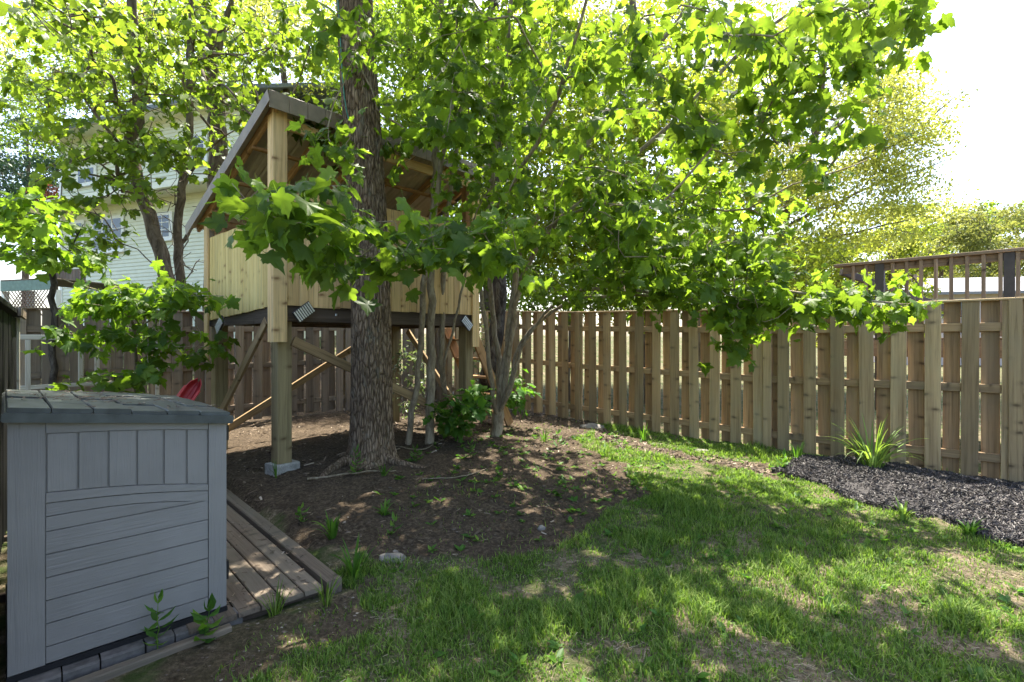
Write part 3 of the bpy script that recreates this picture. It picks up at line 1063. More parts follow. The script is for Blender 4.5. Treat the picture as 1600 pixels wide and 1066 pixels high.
# skirt roof between the storeys
s0, zsk = onwall(172, 318)
s1, zsk2 = onwall(324, 287)
zsk = (zsk + zsk2) / 2
me = bpy.data.meshes.new('skirt_roof')
a, b_ = sR - .2, sL + 0.9
V = [(a, 0.85, zsk - 0.02), (b_, 0.85, zsk - 0.02), (b_, 0.02, zsk + 0.36), (a, 0.02, zsk + 0.36), (a, 0.85, zsk - 0.12), (b_, 0.85, zsk - 0.12), (b_, 0.02, zsk - 0.12), (a, 0.02, zsk - 0.12)]
me.from_pydata(V, [], [(0, 1, 2, 3), (4, 5, 1, 0), (7, 6, 5, 4), (1, 5, 6, 2), (0, 3, 7, 4)])
me.update()
link('skirt_roof', me, FR_H, M_shingle, hs)
box('skirt_fascia', FR_H, (a, b_), (0.86, 0.90), (zsk - 0.22, zsk - 0.03), M_cream, hs)
box('skirt_soffit', FR_H, (a, b_), (0.05, 0.85), (zsk - 0.16, zsk - 0.125), M_cream, hs)


def window(x0, y0, x1, y1, n_pane=2, grid=(2, 3)):
    sa, za = onwall(x0, y1)
    sb, zb = onwall(x1, y0)
    s0_, s1_ = min(sa, sb), max(sa, sb)
    z0_, z1_ = min(za, zb), max(za, zb)
    w = box('window', FR_H, (s0_ - .1, s1_ + .1), (0.03, 0.06), (z0_ - .1, z1_ + .1), M_white, hs)
    pw = (s1_ - s0_) / n_pane
    for k in range(n_pane):
        a_, b__ = s0_ + k * pw + .04, s0_ + (k + 1) * pw - .04
        box('pane', FR_H, (a_, b__), (0.05, 0.066), (z0_, z1_), M_glass, w)
        for g in range(1, grid[0]):
            xg = a_ + (b__ - a_) * g / grid[0]
            box('muntin', FR_H, (xg - .012, xg + .012), (0.06, 0.076), (z0_, z1_), M_white, w)
        for g in range(1, grid[1]):
            zg = z0_ + (z1_ - z0_) * g / grid[1]
            box('muntin', FR_H, (a_, b__), (0.06, 0.074), (zg - .012, zg + .012), M_white, w)
    box('sill', FR_H, (s0_ - .14, s1_ + .14), (0.03, 0.12), (z0_ - .15, z0_ - .1), M_white, w)


window(148, 341, 193, 392, 3, (1, 3))
window(113, 349, 131, 384, 1, (2, 3))
window(245, 336, 268, 372, 1, (2, 3))
window(283, 212, 322, 258, 2, (2, 3))
window(124, 262, 150, 288, 1, (2, 2))
window(345, 328, 362, 372, 1, (2, 3))

# small porch with lattice skirt at the far left, beyond the fence
PO = P(30, 470, 11.0)
FR_L = frame(Vector((PO.x, PO.y, 0)), (0.96, -0.28))
pr = thing('porch', 'neighbour porch with green skirt board and brown lattice at the left behind the fence', 'porch', (PO.x + 0.6, PO.y, 1.0))
M_green = plain('green_skirt', (0.16, 0.24, 0.20), 0.7)
M_lath = plain('brown_lath', (0.17, 0.11, 0.075), 0.8)
zt = 1.5 + (533 - 440) / F * 11
box('skirt_board', FR_L, (-0.6, 1.0), (0.0, 0.04), (zt - 0.20, zt + 0.02), M_green, pr)
box('deck_edge', FR_L, (-0.6, 1.0), (0.0, 2.0), (zt + 0.022, zt + 0.05), M_deck, pr)
for i in range(12):
    box('screen_board', FR_L, (-0.6 + i * 0.1, -0.505 + i * 0.1), (0.9, 0.93), (zt + 0.05, zt + 0.38), M_deck, pr)
for k in (-1, 1):
    for i in range(26):
        xa = -1.1 + i * 0.1
        p0 = [xa, zt - 0.75]
        p1 = [xa + k * 0.55, zt - 0.20]
        if min(p0[0], p1[0]) < -0.6 or max(p0[0], p1[0]) > 1.0:
            continue
        beam('lath', FR_L @ Vector((p0[0], 0.012 + 0.006 * k, p0[1])), FR_L @ Vector((p1[0], 0.012 + 0.006 * k, p1[1])), 0.03, 0.006, HX, M_lath, pr, c=0.001)
for xp in (-0.6, 0.2, 1.0):
    box('porch_post', FR_L, (xp - .05, xp + .05), (0.04, 0.14), (0.1, zt - 0.2), M_white, pr)

# ------------------------------------------------------------------ neighbour's deck railing on the right
RO = Vector((-1.575 + 0.72, 11.575 + 0.72 + 0.06, 0))
FR_N = frame(RO, (1, -1))


def on_n(px):
    u = (px - 800) / F
    return (u * RO.y - RO.x) / (RT2 + u * RT2)


nd = thing('deck_railing', 'brown neighbouring deck railing with square balusters above the right fence', 'railing', FR_N @ Vector((on_n(1450), 0, 1.5)))
xa, xb = on_n(1318), on_n(1577) + 3.2
ZR = 2.53
box('top_rail', FR_N, (xa - 0.1, xb), (-0.075, 0.075), (ZR - 0.022, ZR + 0.016), M_rail, nd)
box('under_rail', FR_N, (xa, xb), (-0.02, 0.018), (ZR - 0.115, ZR - 0.024), M_rail, nd)
box('bottom_rail', FR_N, (xa, xb), (-0.02, 0.018), (1.60, 1.69), M_rail, nd)
pst = [on_n(1375), on_n(1577), on_n(1577) + 1.62, xa + 0.02]
for p_ in pst[:3]:
    box('railing_post', FR_N, (p_ - .048, p_ + .048), (-0.055, 0.06), (0.6, ZR - 0.024), M_railpost, nd)
bx = xa + 0.12
while bx < xb:
    if min(abs(bx - p_) for p_ in pst) > 0.07:
        box('baluster', FR_N, (bx - .019, bx + .019), (-0.056, -0.0205), (1.55, ZR - 0.024), M_rail, nd)
    bx += 0.143
for i in range(14):
    box('deck_board', FR_N, (xa, xb), (0.05 + i * 0.145, 0.19 + i * 0.145), (1.515, 1.54), M_rail, nd)
box('rim_joist', FR_N, (xa, xb), (-0.06, -0.022), (1.3, 1.512), M_rail, nd)
# far side rail of the same deck, falling with its stair
beam('stair_rail', FR_N @ Vector((xa - 0.05, 0.1, 2.46)), FR_N @ Vector((xa + 1.2, 2.0, 1.85)), 0.09, 0.05, (0, 0, 1), M_railpost, nd)
for k in range(7):
    f_ = (k + 0.5) / 7
    p0 = FR_N @ Vector((xa - 0.05 + 1.25 * f_, 0.1 + 1.9 * f_, 2.42 - 0.61 * f_))
    beam('stair_baluster', p0, p0 - Vector((0, 0, 0.8)), 0.036, 0.036, (1, 0, 0), M_railpost, nd)

# far bungalow with a pale roof
FR_F = frame(P(1440, 500, 27) * 1.0 - Vector((0, 0, P(1440, 500, 27).z)), (0.98, -0.2))
fh = thing('bungalow', 'low bungalow with a pale grey roof and chimney seen through the deck railing', 'house', FR_F @ Vector((6, 0, 0)))
ze = 1.5 + (533 - 457) / F * 27
box('wall', FR_F, (-0.5, 13), (0.5, 7.5), (0, ze), M_pinkwall, fh)
me = bpy.data.meshes.new('roof')
zr_ = ze + 1.15
V = [(-1.2, -0.1, ze), (13.6, -0.1, ze), (12.8, 4.0, zr_), (-0.6, 4.0, zr_), (-1.2, 8.1, ze), (13.6, 8.1, ze)]
V += [(x, y, z - .14) for x, y, z in V]
me.from_pydata(V, [], [(0, 1, 2, 3), (3, 2, 5, 4), (1, 0, 6, 7), (0, 3, 9, 6), (3, 4, 10, 9), (1, 7, 8, 2), (2, 8, 11, 5), (6, 9, 8, 7), (9, 10, 11, 8), (4, 5, 11, 10)])
me.update()
rf = link('roof', me, FR_F, M_shingle_far, fh)
M_chim = plain('chimney_brick', (0.30, 0.20, 0.16), 0.9)
box('chimney', FR_F, (0.75, 1.25), (2.6, 3.2), (ze + 0.4, ze + 1.75), M_chim, rf)
for k in range(6):
    w = box('window', FR_F, (0.3 + k * 1.5, 1.4 + k * 1.5), (0.43, 0.47), (ze - 1.35, ze - 0.35), M_white, fh)
    box('pane', FR_F, (0.4 + k * 1.5, 1.3 + k * 1.5), (0.40, 0.435), (ze - 1.25, ze - 0.45), M_glass, w)

# ------------------------------------------------------------------ trees
def leaf_template(half, cx, cyv, fold, droop, stalk=True, curl=0.0):
    """fan of triangles; x across, y from stalk to tip, z up"""
    right = half
    left = [(-x, y) for x, y in reversed(half[1:-1])]
    ring = right + left
    pts = [(0.0, cyv)] + ring
    V = []
    for x, y in pts:
        z = -droop * y * y + fold * abs(x) - curl * (x * x + (y - .4) ** 2) + 0.05 * math.sin(9 * y + 7 * x)
        V.append((x, y, z))
    n = len(ring)
    Fc = [(0, 1 + i, 1 + (i + 1) % n) for i in range(n)]
    if stalk:
        k = len(V)
        V += [(-0.014, 0.02, 0.0), (0.014, 0.02, 0.0), (0.012, -0.42, 0.10), (-0.012, -0.42, 0.10)]
        Fc += [(k, k + 1, k + 2), (k, k + 2, k + 3)]
    return np.array(V), np.array(Fc)


HALF_MAPLE = [(0, 0), (.13, -.07), (.28, -.09), (.42, -.02), (.38, .07), (.37, .17), (.47, .22), (.50, .30), (.60, .50), (.49, .50), (.42, .56), (.28, .55), (.285, .66), (.25, .76),
              (.14, .82), (.07, .92), (0, 1.06)]
HALF_MID = [(0, 0), (.36, -.04), (.34, .18), (.56, .47), (.27, .53), (.24, .74), (0, 1.0)]
T_MAPLE = [leaf_template(HALF_MAPLE, 0, .3, f_, d_, True, c_) for f_, d_, c_ in ((.12, .18, 0.05), (-.10, .25, .1), (.30, .08, 0.0), (.02, .45, .15), (-.2, .1, .2), (.18, .5, .1))]
_b = T_MAPLE[:]
for _sx, _sy in ((0.78, 1.0), (1.12, 0.92)):
    T_MAPLE += [(tv * np.array((_sx, _sy, 1.3)), tf) for tv, tf in _b[::2]]
T_MID = [leaf_template(HALF_MID, 0, .3, f_, d_, False, 0.05) for f_, d_ in ((.15, .15), (-.12, .25))]
T_SMALL = [(np.array([(0, 0, 0), (.32, .45, .08), (0, 1.0, -.1), (-.32, .45, .08)], float), np.array([(0, 1, 2), (0, 2, 3)]))]
T_OVAL = [(np.array([(0, 0, 0), (.2, .25, .04), (.22, .55, .03), (0, 1, -.12), (-.22, .55, .03), (-.2, .25, .04)], float), np.array([(0, 1, 2), (0, 2, 3), (0, 3, 4), (0, 4, 5)]))]


def nrm(a):
    return a / (np.linalg.norm(a, axis=1, keepdims=True) + 1e-9)


class Leaves:
    def __init__(s):
        s.p, s.a, s.n, s.s = [], [], [], []

    def add(s, p, a, n, sc):
        s.p.append(p)
        s.a.append(a)
        s.n.append(n)
        s.s.append(sc)

    def done(s):
        s.p = np.concatenate(s.p)
        s.a = nrm(np.concatenate(s.a))
        n = np.concatenate(s.n)
        s.s = np.concatenate(s.s)
        s.z = nrm(n - s.a * np.sum(n * s.a, 1, keepdims=True))
        s.x = np.cross(s.a, s.z)
        return s

    def mesh(s, name, templates, org, idx=None, smooth=True, seed=0):
        r = np.random.default_rng(seed)
        idx = np.arange(len(s.p)) if idx is None else idx
        which = r.integers(0, len(templates), len(idx))
        Vs, Fs, Ts, base = [], [], [], 0
        for k, (tv, tf) in enumerate(templates):
            ids = idx[which == k]
            if len(ids) == 0:
                continue
            v = (s.p[ids] - org)[:, None, :] + s.s[ids][:, None, None] * (
                tv[None, :, 0:1] * s.x[ids][:, None, :] + tv[None, :, 1:2] * s.a[ids][:, None, :] + tv[None, :, 2:3] * s.z[ids][:, None, :])
            Vs.append(v.reshape(-1, 3))
            Fs.append((tf[None] + (base + np.arange(len(ids)) * len(tv))[:, None, None]).reshape(-1, 3))
            Ts.append(np.repeat(r.random(len(ids)), len(tv)))
            base += len(ids) * len(tv)
        return npmesh(name, np.concatenate(Vs), [np.concatenate(Fs)], np.concatenate(Ts), smooth)


class Tree:
    def __init__(s, seed):
        s.r = np.random.default_rng(seed)
        s.P = np.zeros((60000, 3))
        s.D = np.zeros((60000, 3))
        s.par = np.full(60000, -1)
        s.er = np.zeros(60000)
        s.n = 0
        s.tips = []

    def node(s, p, par, er=0.0):
        i = s.n
        s.P[i] = p
        s.par[i] = par
        s.er[i] = er
        if par >= 0:
            d = s.P[i] - s.P[par]
            s.D[i] = d / (np.linalg.norm(d) + 1e-9)
        else:
            s.D[i] = (0, 0, 1)
        s.n += 1
        return i

    def stem(s, pts, r0, r1, par=-1, seg=0.16, wob=0.012):
        pts = [np.array(p, float) for p in pts]
        if par >= 0:
            pts = [s.P[par].copy()] + pts
        last = par
        L = sum(np.linalg.norm(b_ - a) for a, b_ in zip(pts[:-1], pts[1:]))
        acc = 0
        first = s.n
        for k in range(len(pts) - 1):
            p0 = pts[max(k - 1, 0)]
            p1, p2 = pts[k], pts[k + 1]
            p3 = pts[min(k + 2, len(pts) - 1)]
            n = max(2, int(np.linalg.norm(p2 - p1) / seg))
            for i in range(n + (k == len(pts) - 2)):
                t = i / n
                q = 0.5 * ((2 * p1) + (-p0 + p2) * t + (2 * p0 - 5 * p1 + 4 * p2 - p3) * t * t + (-p0 + 3 * p1 - 3 * p2 + p3) * t ** 3)
                f = (acc + np.linalg.norm(p2 - p1) * t) / L
                if k == 0 and i == 0 and par >= 0:
                    continue
                q = q + s.r.normal(0, wob, 3) * (1, 1, .5) * (f > 0.02)
                last = s.node(q, last, r0 + (r1 - r0) * f)
            acc += np.linalg.norm(p2 - p1)
        return last

    def near(s, p):
        return int(np.argmin(np.linalg.norm(s.P[:s.n] - np.array(p), axis=1)))

    def grow(s, targets, seg=0.18, wob=0.02, zmin=None, sag=0.0):
        targets = np.asarray(targets, float)
        if len(targets) == 0:
            return
        d0 = np.min(np.linalg.norm(targets[:, None, :] - s.P[None, :s.n:3, :], axis=2), axis=1)
        for i in np.argsort(d0):
            t = targets[i]
            v = t - s.P[:s.n]
            d = np.linalg.norm(v, axis=1) + 1e-6
            cosv = np.sum(v * s.D[:s.n], 1) / d
            cost = d * (1.35 - 0.5 * cosv)
            j = int(np.argmin(cost))
            dist = d[j]
            if dist < 0.05:
                s.tips.append(j)
                continue
            n = max(2, int(dist / seg))
            p0 = s.P[j].copy()
            c = p0 + s.D[j] * dist * 0.35 + (t - p0) * 0.15 + np.array((0, 0, sag * dist))
            last = j
            for k in range(1, n + 1):
                f = k / n
                q = (1 - f) ** 2 * p0 + 2 * f * (1 - f) * c + f * f * t
                if k < n:
                    q = q + s.r.normal(0, wob, 3)
                last = s.node(q, last)
            s.tips.append(last)

    def mesh(s, name, org, tip=0.003, expo=2.3, sides=6, rmax_sides=0.03):
        n = s.n
        acc = np.zeros(n)
        rad = np.zeros(n)
        kids = [[] for _ in range(n)]
        for i in range(n - 1, -1, -1):
            rad[i] = max(s.er[i], (acc[i] ** (1 / expo)) if acc[i] > 0 else tip)
            if s.er[i] > 0:
                rad[i] = max(s.er[i], min(rad[i], s.er[i] * 1.25))
            if s.par[i] >= 0:
                acc[s.par[i]] += rad[i] ** expo
                kids[s.par[i]].append(i)
        s.rad = rad
        V, Q, T3 = [], [], []
        todo = [(i, -1) for i in range(n) if s.par[i] < 0]
        while todo:
            i, frm = todo.pop()
            chain = []
            if frm >= 0:
                chain.append((s.P[frm], min(rad[i] * 1.25, rad[frm])))
            cur = i
            while True:
                chain.append((s.P[cur], rad[cur]))
                ks = kids[cur]
                if not ks:
                    break
                b_ = max(ks, key=lambda k: rad[k])
                for k in ks:
                    if k != b_:
                        todo.append((k, cur))
                cur = b_
            if len(chain) < 2:
                continue
            sd = 4 if chain[0][1] < 0.008 else (sides if chain[0][1] < rmax_sides else 14)
            pts = np.array([c[0] for c in chain])
            rr = np.array([c[1] for c in chain])
            tan = np.gradient(pts, axis=0)
            tan /= np.linalg.norm(tan, axis=1, keepdims=True) + 1e-9
            ref = np.array((1.0, 0, 0)) if abs(tan[0][0]) < 0.8 else np.array((0, 1.0, 0))
            base = len(V)
            ang = np.arange(sd) / sd * 2 * math.pi
            for k in range(len(pts)):
                u = ref - tan[k] * np.dot(ref, tan[k])
                u /= np.linalg.norm(u) + 1e-9
                ref = u
                w = np.cross(tan[k], u)
                ring = pts[k] - org + rr[k] * (np.cos(ang)[:, None] * u + np.sin(ang)[:, None] * w)
                V.extend(map(tuple, ring))
            for k in range(len(pts) - 1):
                a = base + k * sd
                for m in range(sd):
                    Q.append((a + m, a + (m + 1) % sd, a + sd + (m + 1) % sd, a + sd + m))
        return npmesh(name, np.array(V), [np.array(Q)], smooth=True)


def spray(tree, per, size, droop=0.55, spacing=0.07, tilt=0.4, svar=0.45, seed=1, tips=None, petiole=0.4):
    """leaves in opposite pairs along the last stretch of every twig"""
    r = np.random.default_rng(seed)
    tips = np.array(tree.tips if tips is None else tips)
    L = Leaves()
    p1 = tree.P[tips]
    d = nrm(tree.P[tips] - tree.P[tree.par[tips]] + r.normal(0, .15, (len(tips), 3)))
    h = nrm(np.cross(d, (0, 0, 1.0)) + 1e-4)
    m = len(tips)
    for k in range(per):
        side = 1 if k % 2 else -1
        along = (k // 2) * spacing * (1 + r.normal(0, .2, (m, 1)))
        fwd = 0.9 if k < 2 else 0.35
        ax = h * side * r.uniform(0.4, 1.0, (m, 1)) + d * fwd + r.normal(0, .3, (m, 3)) + np.array((0, 0, -droop))
        ax = nrm(ax)
        sc = size * (1 + svar * r.normal(0, .6, m)).clip(.45, 1.5)
        pos = p1 - d * along + ax * (sc[:, None] * petiole) + r.normal(0, .012, (m, 3))
        out = ax.copy()
        out[:, 2] = 0
        nn = np.array((0, 0, 1.0)) + out * 0.5 + r.normal(0, tilt, (m, 3))
        L.add(pos, ax, nn, sc)
    return L.done()


def cloud(centres, per, rad, size, seed=1, flat=0.6, tilt=0.8):
    r = np.random.default_rng(seed)
    c = np.repeat(np.asarray(centres), per, axis=0)
    m = len(c)
    g_ = r.normal(0, 1, (m, 3))
    ln_ = np.linalg.norm(g_, axis=1, keepdims=True)
    g_ = g_ / ln_ * np.minimum(ln_, 0.9 + 0.9 * r.random((m, 1)))
    pos = c + g_ * np.array((rad, rad, rad * flat))
    ax = r.normal(0, 1, (m, 3)) + np.array((0, 0, -.4))
    nn = np.array((0, 0, 1.0)) + r.normal(0, tilt, (m, 3))
    L = Leaves()
    L.add(pos, ax, nn, size * r.uniform(.6, 1.35, m))
    return L.done()


def reg(r, cx, cy_, rx, ry, d0, d1, n, slope=0.0):
    """n points spread through a patch of space seen in that part of the photo, between two depths"""
    out = []
    for _ in range(n):
        while True:
            a, b_ = r.uniform(-1, 1), r.uniform(-1, 1)
            if a * a + b_ * b_ <= 1:
                break
        out.append(tuple(P(cx + a * rx, cy_ + b_ * ry + slope * a * rx, r.uniform(d0, d1))))
    return out


def ball(r, c, rad, n, shell=0.35):
    v = r.normal(0, 1, (n, 3))
    v = nrm(v) * (r.random((n, 1)) ** (shell)) * np.array(rad)
    return list(map(tuple, np.array(c) + v))


def make_tree(name, label, cat, tree, L, temps, leafm, barkm, group=None, nobj=0, sides=6, leafname='foliage', tip=0.003, expo=2.3):
    base = tree.P[0].copy()
    root = thing(name, label, cat, base, group)
    link('trunk', tree.mesh('trunk', base, tip, expo, sides), Matrix.Translation(Vector(base)), barkm, root)
    idx = np.arange(len(L.p))
    if nobj:
        y = L.p[:, 1]
        u = L.p[:, 0] / np.maximum(y, .01)
        v = (CAM_Z - L.p[:, 2]) / np.maximum(y, .01)
        ok = (y > 0.3) & (np.abs(u) < 1.0) & (np.abs(v) < .666)
        score = np.where(ok, L.s / np.maximum(y, .01), 0)
        order = np.argsort(-score)
        pick = order[:nobj]
        pick = pick[score[pick] > 0]
        rest = np.setdiff1d(idx, pick)
        tms = []
        for k, (tv, tf) in enumerate(temps):
            tm = npmesh('leaf', tv, [tf], np.zeros(len(tv)), True)
            tm.materials.append(leafm)
            tms.append(tm)
        for i in pick:
            x, a, z, sc, p = L.x[i], L.a[i], L.z[i], L.s[i], L.p[i]
            M = Matrix(((x[0] * sc, a[0] * sc, z[0] * sc, p[0]), (x[1] * sc, a[1] * sc, z[1] * sc, p[1]), (x[2] * sc, a[2] * sc, z[2] * sc, p[2]), (0, 0, 0, 1)))
            link('leaf', tms[int(i) % len(tms)], M, leafm, root)
        idx = rest
    if len(idx):
        o = link(leafname, L.mesh(leafname, temps, base, idx, True), Matrix.Translation(Vector(base)), leafm, root)
        tag(o, kind='stuff')
    return root


R_ = np.random.default_rng(21)

# places where the photo shows sun reaching the ground: the unseen overhead crown is thinned there to let sun down
HOLES = [(-1.2, 3.25, .32), (-1.45, 3.0, .22)] + [(G(*q).x, G(*q).y, w_) for q, w_ in (((1290, 900), .45), ((1500, 880), .6), ((1120, 860), .28), ((880, 1000), .16), ((1560, 980), .45),
         ((1380, 1010), .3), ((760, 1000), .10), ((1060, 900), .16), ((1450, 780), .5), ((1220, 800), .2), ((640, 940), .1), ((1240, 840), .25), ((1000, 960), .14))]


def thin_for_sun(pts):
    out = []
    for p in pts:
        k = p[2] / math.tan(SUN_EL)
        gx_s, gy_s = p[0] - SUN_H.x * k, p[1] - SUN_H.y * k
        if all(math.hypot(gx_s - hx_, gy_s - hy_) > hw_ + 0.15 for hx_, hy_, hw_ in HOLES):
            out.append(p)
    return out


# ---- the big furrowed trunk in front of the treehouse
def big_trunk():
    ctr = [(P(581, 712, 5.5)), P(581, 640, 5.5), P(581, 560, 5.5), P(579, 450, 5.5), P(574, 330, 5.5), P(566, 200, 5.48), P(558, 80, 5.46), P(552, -40, 5.45), P(548, -250, 5.4), P(552, -520, 5.4)]
    z0 = float(ghz(np.float64(-1.5), np.float64(5.5))) - 0.06
    ctr[0] = Vector((ctr[0].x, ctr[0].y, z0))
    zs_ = np.array([c.z for c in ctr])
    nr, na = 420, 120
    V, idx = [], 0
    zz = np.linspace(zs_[0], zs_[-1], nr)
    cxs = np.interp(zz, zs_, [c.x for c in ctr])
    cys = np.interp(zz, zs_, [c.y for c in ctr])
    base = Vector((cxs[0], cys[0], z0))
    for k in range(nr):
        h = zz[k] - z0
        r0 = 0.213 - 0.006 * h + 0.032 * math.exp(-h / 0.4) + 0.03 * math.exp(-h / 0.10)
        for a in range(na):
            th_ = a / na * 2 * math.pi
            rt = 1 + 0.22 * math.exp(-h / 0.12) * (0.5 + 0.5 * math.cos(5 * th_ + 0.7)) * 0.9
            q = Vector((math.cos(th_) * 9.0, math.sin(th_) * 9.0, zz[k] * 2.6))
            q = q + Vector((0.35 * mnoise.noise(q * 0.9), 0.35 * mnoise.noise(q * 0.9 + Vector((7, 3, 1))), 0))
            rid = min(abs(mnoise.noise(q * 1.25)) * 3.2, 1.0)
            rid2 = mnoise.noise(Vector((q.x * 3.1, q.y * 3.1, q.z * 2.4)))
            rr = r0 * rt + 0.016 * rid + 0.004 * rid2 - 0.010
            V.append((cxs[k] + rr * math.cos(th_) - base.x, cys[k] + rr * math.sin(th_) - base.y, zz[k] - base.z))
    Q = []
    for k in range(nr - 1):
        for a in range(na):
            Q.append((k * na + a, k * na + (a + 1) % na, (k + 1) * na + (a + 1) % na, (k + 1) * na + a))
    me_ = npmesh('trunk', np.array(V), [np.array(Q)], smooth=True)
    root = thing('large_tree', 'large straight trunk with furrowed grey brown bark in front of the treehouse', 'tree', base)
    link('trunk', me_, Matrix.Translation(base), B_main, root)
    # surface roots running out into the soil
    for k_, (an_, ln_, r_0) in enumerate(((-2.55, 0.75, 0.055), (-1.5, 0.5, 0.05), (-0.7, 0.62, 0.05), (2.9, 0.6, 0.05))):
        rt_ = Tree(400 + k_)
        pr_ = []
        for i_ in range(6):
            d_ = 0.16 + ln_ * i_ / 5
            x_, y_ = base.x + d_ * math.cos(an_ + 0.12 * i_ * (-1) ** k_), base.y + d_ * math.sin(an_ + 0.12 * i_ * (-1) ** k_)
            pr_.append((x_, y_, float(ghz(np.float64(x_), np.float64(y_))) + 0.06 - 0.022 * i_))
        rt_.stem(pr_, r_0, 0.014, seg=0.05, wob=0.006)
        link('root', rt_.mesh('root', np.array(base), sides=10), Matrix.Translation(base), B_main, root)
    # limbs and unseen crown out of frame, shaped to shade the yard
    t = Tree(3)
    top = Vector((cxs[-1], cys[-1], zz[-1]))
    t.stem([top - Vector((0, 0, 0.05)), top + Vector((0.1, 0, 1.6)), top + Vector((0, .1, 3.2))], 0.165, 0.06)
    tg_ = ball(R_, (top.x + 0.1, top.y + 0.6, 9.2), (4.0, 4.2, 2.4), 230, 0.5)
    t.grow(thin_for_sun(tg_), 0.35, 0.04)
    link('limb', t.mesh('limb', np.array(base), 0.008), Matrix.Translation(base), B_main, root)
    Lc = cloud(t.P[t.tips], 18, 0.45, 0.16, 5, 0.6)
    tag(link('crown', Lc.mesh('crown', T_MID, np.array(base)), Matrix.Translation(base), L_maple, root), kind='stuff')
    return root


big_trunk()

# ---- clump-forming maple to the right of the treehouse
mp = Tree(31)
b0 = G(775, 682)
b0 = tuple(b0 - Vector((0, 0, 0.04)))
root_i = mp.stem([b0, tuple(P(777, 668, b0[1])), tuple(P(780, 650, b0[1]))], 0.085, 0.07)
sA = mp.stem([P(790, 590, 6.9), P(806, 480, 6.7), P(824, 415, 6.5), P(872, 345, 6.2), P(960, 275, 5.8), P(1050, 190, 5.4), P(1150, 90, 5.0), P(1260, 0, 4.7)], 0.045, 0.012, root_i)
sB = mp.stem([P(784, 600, 6.95), P(798, 500, 6.8), P(815, 380, 6.6), P(880, 290, 6.2), P(925, 215, 5.8), P(1000, 110, 5.4), P(1080, 0, 5.0), P(1160, -160, 4.8)], 0.05, 0.014, root_i)
sC = mp.stem([P(796, 600, 6.8), P(808, 555, 6.6), P(830, 515, 6.4), P(880, 478, 6.1), P(940, 462, 5.8), P(1010, 462, 5.5), P(1090, 468, 5.2), P(1190, 478, 4.9), P(1290, 488, 4.6)], 0.028, 0.008, root_i)
sC2 = mp.stem([P(798, 610, 6.75), P(815, 545, 6.5), P(850, 490, 6.2), P(900, 455, 5.9), P(960, 450, 5.6), P(1060, 460, 5.2), P(1180, 452, 4.9), P(1300, 464, 4.5), P(1400, 474, 4.3)], 0.024, 0.007, root_i)
sD = mp.stem([P(778, 560, 7.0), P(765, 420, 6.8), P(770, 250, 6.4), P(790, 80, 5.9), P(800, -120, 5.4), P(790, -400, 5.0)], 0.04, 0.014, root_i)
sE = mp.stem([P(770, 620, 6.9), P(758, 500, 6.6), P(745, 380, 6.1), P(790, 300, 5.5), P(850, 200, 4.9), P(900, 60, 4.4), P(950, -120, 4.0)], 0.034, 0.010, root_i)
sF = mp.stem([P(1130, 330, 5.0), P(1240, 290, 4.7), P(1360, 250, 4.5)], 0.012, 0.005, mp.near(P(960, 275, 5.8)))
sG = mp.stem([P(900, 330, 5.2), P(960, 320, 4.5), P(1000, 330, 3.9)], 0.013, 0.005, mp.near(P(815, 380, 6.6)))
tg = []
tg += reg(R_, 880, 290, 130, 110, 4.2, 6.4, 74)
tg += reg(R_, 1000, 340, 110, 80, 4.2, 6.0, 70)
tg += reg(R_, 1110, 425, 115, 50, 4.3, 5.4, 74)
tg += reg(R_, 1170, 490, 60, 25, 4.4, 5.0, 20)
tg += reg(R_, 1140, 525, 22, 26, 4.5, 4.8, 9)
tg += reg(R_, 1280, 466, 95, 20, 4.3, 4.9, 36)
tg += reg(R_, 1385, 476, 48, 14, 4.2, 4.6, 12)
tg += reg(R_, 850, 90, 210, 120, 4.0, 6.4, 100)
tg += reg(R_, 1080, 110, 180, 110, 3.1, 4.4, 66)
tg += reg(R_, 1250, 50, 150, 70, 3.0, 4.2, 50)
tg += reg(R_, 1220, 210, 130, 80, 3.4, 4.6, 28)
tg += reg(R_, 1390, 20, 70, 40, 3.0, 3.9, 20)
tg += reg(R_, 1380, 110, 55, 60, 4.4, 5.2, 9)
tg += reg(R_, 760, 330, 90, 90, 4.6, 6.4, 30)
tg += reg(R_, 870, 440, 90, 30, 5.0, 6.4, 16)
tg += reg(R_, 970, 430, 90, 35, 4.8, 6.2, 26)
tg += reg(R_, 1000, 330, 25, 35, 3.2, 3.6, 7)
n_in = len(tg)
# unseen crown clusters added out of frame to shade the ground
for k in range(380):
    x_ = R_.uniform(-2.6, 3.2)
    if x_ > 0.3 and R_.random() < 0.72 + (x_ - 0.3) / 4:
        continue
    y_ = R_.uniform(2.2, 7.5)
    zl = max(4.4, 1.6 + 0.7 * y_)
    tg.append((x_, y_, R_.uniform(zl, zl + 1.6)))
for k in range(5):
    tg.append((R_.uniform(3.0, 5.0), R_.uniform(4.2, 6.2), R_.uniform(5.9, 6.8)))
tg = tg[:n_in] + thin_for_sun(tg[n_in:])
tg += reg(R_, 900, 230, 200, 200, 5.2, 7.2, 90)
tg += reg(R_, 1080, 330, 150, 110, 4.8, 6.4, 70)
tg += reg(R_, 1190, 360, 90, 70, 4.6, 5.6, 22)
mp.grow(tg, 0.17, 0.018)
Lm = spray(mp, 7, 0.096, droop=0.7, spacing=0.095, tilt=0.55, seed=4)
make_tree('maple_tree', 'many stemmed green maple arching over the right fence from the middle of the yard', 'tree', mp, Lm, T_MAPLE, L_maple, B_maple, nobj=300)

